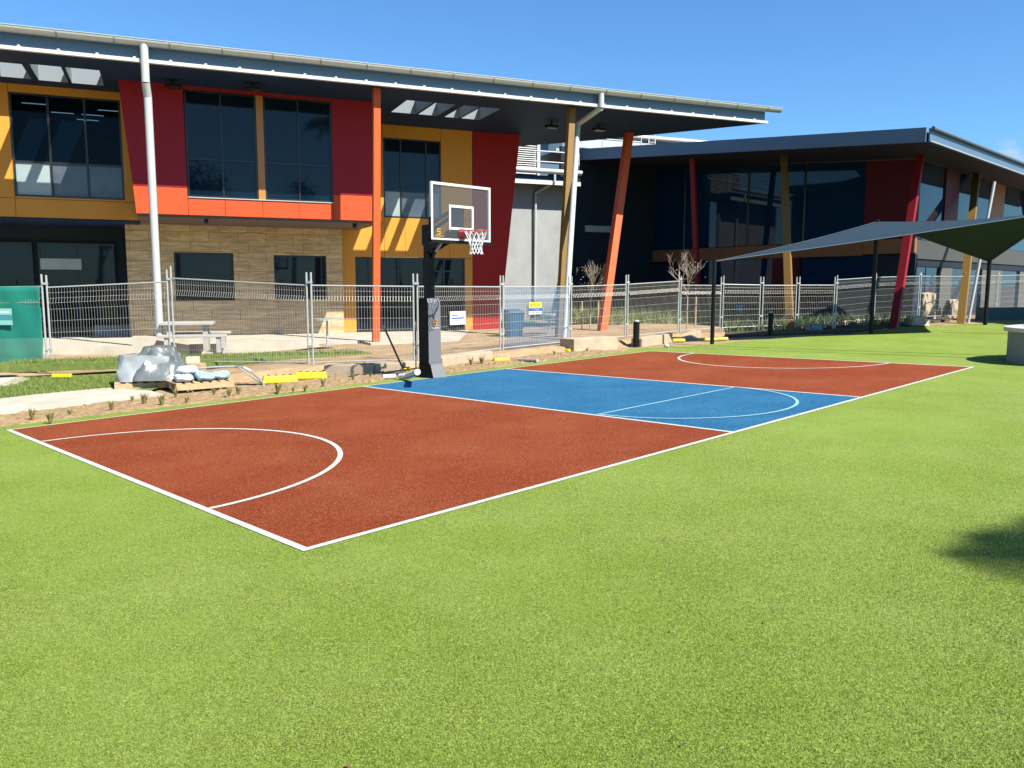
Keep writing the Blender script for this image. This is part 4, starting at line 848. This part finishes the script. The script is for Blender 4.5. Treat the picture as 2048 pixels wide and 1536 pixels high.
def bollard(p, h, r, label):
    t = thing('bollard', label, 'bollard', p, 'black bollards'); MB().lathe(p, [(r, 0), (r, h-.05)], 18).build('body', black, t, smooth=True); MB().lathe(p+uz(h-.045), [(r*.9, 0), (r*.95, .02), (r*.7, .045)], 18).build('cap', galv, t)
bollard(G(1272, 692), .69, .085, 'black cylindrical bollard with silver cap beside the tall concrete block'); bollard(G(1540, 670), .72, .075, 'black cylindrical bollard in front of the ochre raking column')
p = G(1478, 643); t = thing('teal_bin', 'teal cylindrical bin in the shade of the far wing', 'bin', p); tm = mat('teal enamel', (.03, .30, .36), .35)
MB().lathe(p, [(.15, 0), (.17, .05), (.17, .6)], 18).build('body', tm, t, smooth=True); MB().lathe(p+uz(.603), [(.18, 0), (.17, .06), (.06, .13)], 18).build('lid', tm, t, smooth=True)
p = G(1628, 662); tag(crumple(Matrix.Translation(p), .42, .4, .22, 5, .03).build('plastic_bag', mat('grey plastic bag', (.35, .37, .40), .4), smooth=True, base=p), 'grey filled plastic bag on the turf edge in the shade', 'bag')
# bare saplings
bark = mat('pale bare twig', (.46, .38, .30), .8, var=.15, vscale=20)
def sapling(base, h, sc, seed, label, stakes=True):
    rs = random.Random(seed); t = thing('sapling', label, 'tree', base); b = MB(); top = base+uz(h*.5); b.tube(base, top, .022*sc, .016*sc, n=6)
    def grow(p, d, l, r, dep):
        q = p+d*l; b.tube(p, q, r, r*.7, n=5, cap=False)
        if dep == 0: return
        for _ in range(3 if dep > 1 else 4):
            nd = (d+Vector((rs.uniform(-.7, .7), rs.uniform(-.7, .7), rs.uniform(-.1, .55)))).normalized(); grow(p.lerp(q, rs.uniform(.45, 1)), nd, l*rs.uniform(.55, .8), r*.62, dep-1)
    for _ in range(4): grow(top-uz(rs.uniform(0, h*.12)), Vector((rs.uniform(-.8, .8), rs.uniform(-.8, .8), 1)).normalized(), h*.26, .013*sc, 3)
    b.build('trunk', bark, t); lf = MB()
    for _ in range(70):
        p = top+Vector((rs.gauss(0, h*.09), rs.gauss(0, h*.09), rs.uniform(.02, h*.38))); a = Vector((rs.gauss(0, 1), rs.gauss(0, 1), rs.gauss(0, 1))).normalized()*.035; c = a.orthogonal().normalized()*.015; lf.face([p-a, p+c, p+a, p-c])
    lf.build('leaves', mat('sparse dry leaf', (.30, .28, .14), .7), t)
    if stakes:
        for s in (-.28, .28): MB().box(-.02, .02, -.02, .02, -.05, h*.42, lambda a, c, z, s=s: base+Vector((s+a, c, z))).build('stake', woodm, t)
b_ = G(1373, 668); sapling(b_+uz(.12), 2.55, 1.3, 4, 'bare multi branched sapling behind the fence right of the nearer bollard')
b_ = ZP(1180, 664, .1); sapling(b_, 2.5, 1.2, 9, 'bare thin sapling between the grey downpipe and the orange raking column')

# ================================================================== SHADE SAIL
sailm = mat('slate blue shade fabric', (.028, .055, .085), .85, spec=.15, var=.05, vscale=3)
t = thing('shade_sail', 'large slate blue shade sail stretched over black poles at right', 'shade sail', G(1742, 667))
c1, c2, c3, c4 = G(1424, 688)+uz(2.20), G(1742, 667)+uz(3.32), G(1970, 648)+uz(2.1), Vector((14.9, 22.4, 3.72)); c2.z = 3.58; c1.z = 2.33
N = 26
def tri(P, Q, R_, s_=.05):
    '''triangle P (apex), Q-R_ the shared ridge; the two outer edges are cut hollow'''
    b = MB(); cen = (P+Q+R_)/3; idx = {}
    for i in range(N+1):
        for j in range(N+1-i):
            u_, v_ = i/N, j/N; w_ = 1-u_-v_; p = P*w_+Q*u_+R_*v_
            hol = s_*(4*w_*u_*(1-v_)**14+4*w_*v_*(1-u_)**14); p = p.lerp(cen, hol)-uz(.10*4*u_*v_+.18*w_*(1-w_)); idx[i, j] = len(b.v); b.v.append(p)
    for i in range(N):
        for j in range(N-i):
            b.f.append((idx[i, j], idx[i+1, j], idx[i, j+1]))
            if i+j < N-1: b.f.append((idx[i+1, j], idx[i+1, j+1], idx[i, j+1]))
    b.mi = [0]*len(b.f); return b, [b.v[idx[0, k]] for k in range(N+1)], [b.v[idx[k, 0]] for k in range(N+1)]
ba, e1, e2 = tri(c1, c2, c4); bb_, e3, e4 = tri(c3, c4, c2); n0_ = len(ba.v); ba.v += bb_.v; ba.f += [tuple(q+n0_ for q in f) for f in bb_.f]; ba.mi = [0]*len(ba.f)
o = ba.build('fabric', sailm, t, smooth=True); so = o.modifiers.new('t', 'SOLIDIFY'); so.thickness = .004
hm = MB()
for e_ in (e1, e2, e3, e4): hm.path(e_, .010, 5)
hm.build('edge_cable', mat('edge webbing', (.12, .17, .22), .7), t)
for (bp, tp_, r_) in ((G(1424, 688), c1, .055), (G(1742, 667), c2, .06), (G(1970, 650), c3, .065), (Vector((c4.x+.35, c4.y-.1, S*c4.x)), c4, .07)):
    MB().tube(bp-uz(.05), Vector((bp.x, bp.y, tp_.z+.06)), r_, n=14).build('pole', black, t, smooth=True)
    MB().tube(Vector((bp.x, bp.y, tp_.z-.03)), tp_, .014, n=6).build('turnbuckle', galv, t)
# low dark wall, pale sacks and rocks at the far right
a_, b_ = G(1962, 640), G(2300, 628); kb = MB(); d = Vector((b_.x-a_.x, b_.y-a_.y, 0)); l = d.length; d.normalize(); n_ = Vector((-d.y, d.x, 0))
kb.box(0, l, 0, .3, a_.z-.2, a_.z+.46, lambda x, y, z: Vector((a_.x, a_.y, 0))+d*x+n_*y+uz(z)); tag(kb.build('low_wall', mat('dark green grey render', (.10, .16, .16), .8), base=a_), 'low dark wall at the far right beyond the turf', 'wall')
for k, (x, y, w_, h) in enumerate(((1852, 640, .55, 1.0), (1697, 655, .5, .22), (1718, 654, .4, .25), (1832, 650, .7, .3), (1905, 636, .6, .7))):
    p = G(x, y); tag(crumple(Matrix.Translation(p), w_, w_*.8, h, 20+k, .04, .3).build('sandstone_boulder', mat('pale sandstone', (.62, .52, .36), .85, var=.15), smooth=False, base=p), ('tall pale sandstone boulder right of the red raking column', 'small pale boulder left of the middle black sail pole', 'small pale boulder just beside the middle black sail pole', 'low pale boulder right of the red raking column', 'pale boulder beside the far ochre column')[k], 'boulder', 'pale boulders under the sail')
# round seat / planter at the right edge with a white rim
pc = G(2035, 737)+Vector((1.72, .85, 0)); pc.z = S*pc.x; t = thing('round_planter', 'round grey planter with white rim and pale domed cover at the right edge', 'planter', pc)
MB().lathe(pc, [(1.22, -.05), (1.22, .56)], 56).build('drum', mat('grey render drum', (.33, .36, .34), .7), t, smooth=True)
MB().lathe(pc, [(1.2, .562), (1.30, .564), (1.30, .64), (1.2, .66), (1.0, .66)], 56).build('rim', white, t, smooth=True)
MB().lathe(pc, [(.99, .661), (.9, .70), (.6, .95), (.25, 1.05), (.05, 1.08)], 56).build('domed_cover', mat('pale green cover', (.45, .60, .54), .6), t, smooth=True)

# ================================================================== OUT OF FRAME, CASTING THE SHADOWS SEEN ON THE TURF
for k, (x, y) in enumerate(((1932, 709), (1927, 714.5))):
    sh = G(x, y); hd = Vector((sdir.x, sdir.y, 0)).normalized(); p = sh+hd*4.2; p.z = S*p.x
    t = thing('flagpole', ('tall slim white flagpole on the turf, farther one of the pair', 'tall slim white flagpole on the turf, nearer one of the pair')[k], 'flagpole', p, 'slim flagpoles on the turf')
    MB().tube(p, p+uz(12.5+k*.4), .05, .03, n=10).build('pole', white, t, smooth=True); MB().lathe(p, [(.16, 0), (.16, .03), (.06, .05)], 14).build('base_plate', galv, t); MB().ball(p+uz(12.5+k*.4), .06).build('finial', galv, t)
pb = Vector((13.8, -3.45, 0)); pb.z = S*pb.x
t = thing('palm_tree', 'palm tree with long arching fronds standing on the turf', 'tree', pb); H_ = 12.5
b = MB()
for k in range(16): b.tube(pb+uz(H_*k/16)+Vector((.12*math.sin(k*.2), 0, 0)), pb+uz(H_*(k+1)/16)+Vector((.12*math.sin((k+1)*.2), 0, 0)), .2-.004*k, .18-.004*k, n=12)
b.build('trunk', mat('palm bark', (.25, .19, .13), .9, var=.2, vscale=8), t)
hc = pb+uz(H_)+Vector((-.02, 0, 0)); pf = mat('palm leaf', (.10, .16, .03), .6, var=.2, vscale=4)
for k in range(22):
    th = 2*math.pi*k/22+random.uniform(-.1, .1); el = random.uniform(.1, .95); Lf = random.uniform(2.2, 2.9); fb = MB(); pts = []
    for i in range(11):
        u_ = i/10; r_ = Lf*u_*math.cos(el*.6)*(1-.12*u_*u_); z_ = Lf*(u_*math.sin(el)-.62*u_*u_); pts.append(hc+Vector((r_*math.cos(th), r_*math.sin(th), z_)))
    fb.path(pts, .02, 5)
    for i in range(1, 10):
        for q_ in range(3):
            o_ = pts[i].lerp(pts[i+1], q_/3); ax = (pts[i+1]-pts[i]).normalized(); sd = ax.cross(Vector((0, 0, 1))).normalized(); ll = .48*math.sin(math.pi*min(.97, i/10+.08))+.08
            for s_ in (-1, 1): e_ = o_+sd*s_*ll+ax*ll*.5-uz(ll*.35); fb.face([o_-ax*.03, o_+ax*.03, e_+ax*.012, e_-ax*.012])
    fb.build('frond', pf, t)

# gum trees standing behind the photographer, seen only as reflections in the windows
gt = mat('gum leaf', (.11, .15, .06), .6, var=.25, vscale=3); gb = mat('gum bark', (.50, .44, .36), .8, var=.2, vscale=5)
for k, (x, y, H, lab) in enumerate(((-14, -30, 11, 'leftmost tall gum tree behind the lawn'), (-4, -34, 14, 'tall gum tree with open crown, second from the left behind the lawn'), (7, -31, 10, 'shorter round gum tree in the middle of the row behind the lawn'), (17, -36, 15, 'tallest gum tree behind the lawn'), (29, -33, 12, 'gum tree right of the tallest one behind the lawn'), (42, -30, 12, 'rightmost gum tree behind the lawn'))):
    rs = random.Random(50+k); base = Vector((x, y, S*max(-25, x)-.05)); t = thing('gum_tree', lab, 'tree', base, 'gum trees behind the lawn'); b = MB(); top = base+uz(H*.55)+Vector((rs.uniform(-.5, .5), 0, 0)); b.tube(base, top, .28, .17, n=8); tips = []
    for _ in range(7):
        q1 = top-uz(rs.uniform(0, H*.2)); q2 = q1+Vector((rs.uniform(-1, 1), rs.uniform(-1, 1), rs.uniform(.5, 1.2))).normalized()*H*.28; b.tube(q1, q2, .11, .05, n=6); tips.append(q2)
        for _ in range(2): q3 = q2+Vector((rs.uniform(-1, 1), rs.uniform(-1, 1), rs.uniform(.1, 1))).normalized()*H*.14; b.tube(q2, q3, .05, .02, n=5); tips.append(q3)
    b.build('trunk', gb, t); cr = MB()
    for tp in tips:
        for _ in range(120):
            p = tp+Vector((rs.gauss(0, 1), rs.gauss(0, 1), rs.gauss(0, .7)))*H*.055; a = Vector((rs.gauss(0, 1), rs.gauss(0, 1), rs.gauss(0, 1))).normalized()*.17; c = a.orthogonal().normalized()*.08; cr.face([p-a, p+c, p+a, p-c])
    cr.build('crown', gt, t)
# a few dry leaves blown onto the turf
lv_ = MB()
for _ in range(26):
    y = 2.2+9*random.random()**1.3; x = random.uniform(-.6, .6)*y; p = Vector((x, y, S*x+.016)); a = random.uniform(0, 6.28); d = Vector((math.cos(a), math.sin(a), .1))*random.uniform(.010, .02); e_ = Vector((-d.y, d.x, .3*d.length))*.45; lv_.face([p-d, p+e_, p+d, p-e_])
tag(lv_.build('fallen_leaves', mat('dry brown leaf', (.20, .11, .05), .8)), 'a few tiny dry brown leaves blown onto the turf', 'leaves', kind='stuff')

# second sail beyond the first one, to the right
t = thing('shade_sail', 'second slate blue shade sail beyond the large one at the far right', 'shade sail', Vector((22.5, 26.5, .55)))
q = [Vector((18.2, 21.4, 3.5)), Vector((27, 23.5, 4.4)), Vector((27.5, 32, 3.5)), Vector((19.8, 29.8, 4.3))]; b = MB(); n_s = 14
for j in range(n_s+1):
    for i in range(n_s+1): u_, v_ = i/n_s, j/n_s; b.v.append(q[0]*(1-u_)*(1-v_)+q[1]*u_*(1-v_)+q[2]*u_*v_+q[3]*(1-u_)*v_)
b.f = [(j*(n_s+1)+i, j*(n_s+1)+i+1, (j+1)*(n_s+1)+i+1, (j+1)*(n_s+1)+i) for j in range(n_s) for i in range(n_s)]; b.mi = [0]*len(b.f)
o = b.build('fabric', sailm, t, smooth=True); so = o.modifiers.new('t', 'SOLIDIFY'); so.thickness = .004
for p in q: MB().tube(Vector((p.x, p.y, S*p.x-.05)), p+uz(.06), .06, n=12).build('pole', black, t, smooth=True)
# planted bed in front of the far wing; shade is put into the dark mulch
gb_pts = [G(1452, 673, .012), G(1600, 667, .012), G(1700, 664, .012), G(1785, 652, .012), G(1900, 640, .02), G(1900, 632, .03), G(1700, 640, .03), G(1450, 642, .03)]
gbm = MB(); gbm.prism(list(range(8)), lambda i: gb_pts[i]+uz(.03), lambda i: gb_pts[i]-uz(.1)); struct('shade_dark_bed', gbm, mat('shade dark mulch', (.13, .10, .06), .95, col2=(.05, .045, .03), vscale=9, bump=1, bscale=25))
blades('bed_planting', 5200, quad_xy([G(1452, 668), G(1800, 654), G(1880, 636), G(1450, 644)]), lambda P: S*P[:, 0]+.04, .10, .42, .03, mat('dark strappy leaves', (.16, .22, .07), .6, col2=(.06, .09, .03), vscale=4), 'dark strappy ground cover planted in the bed before the far wing', .4)
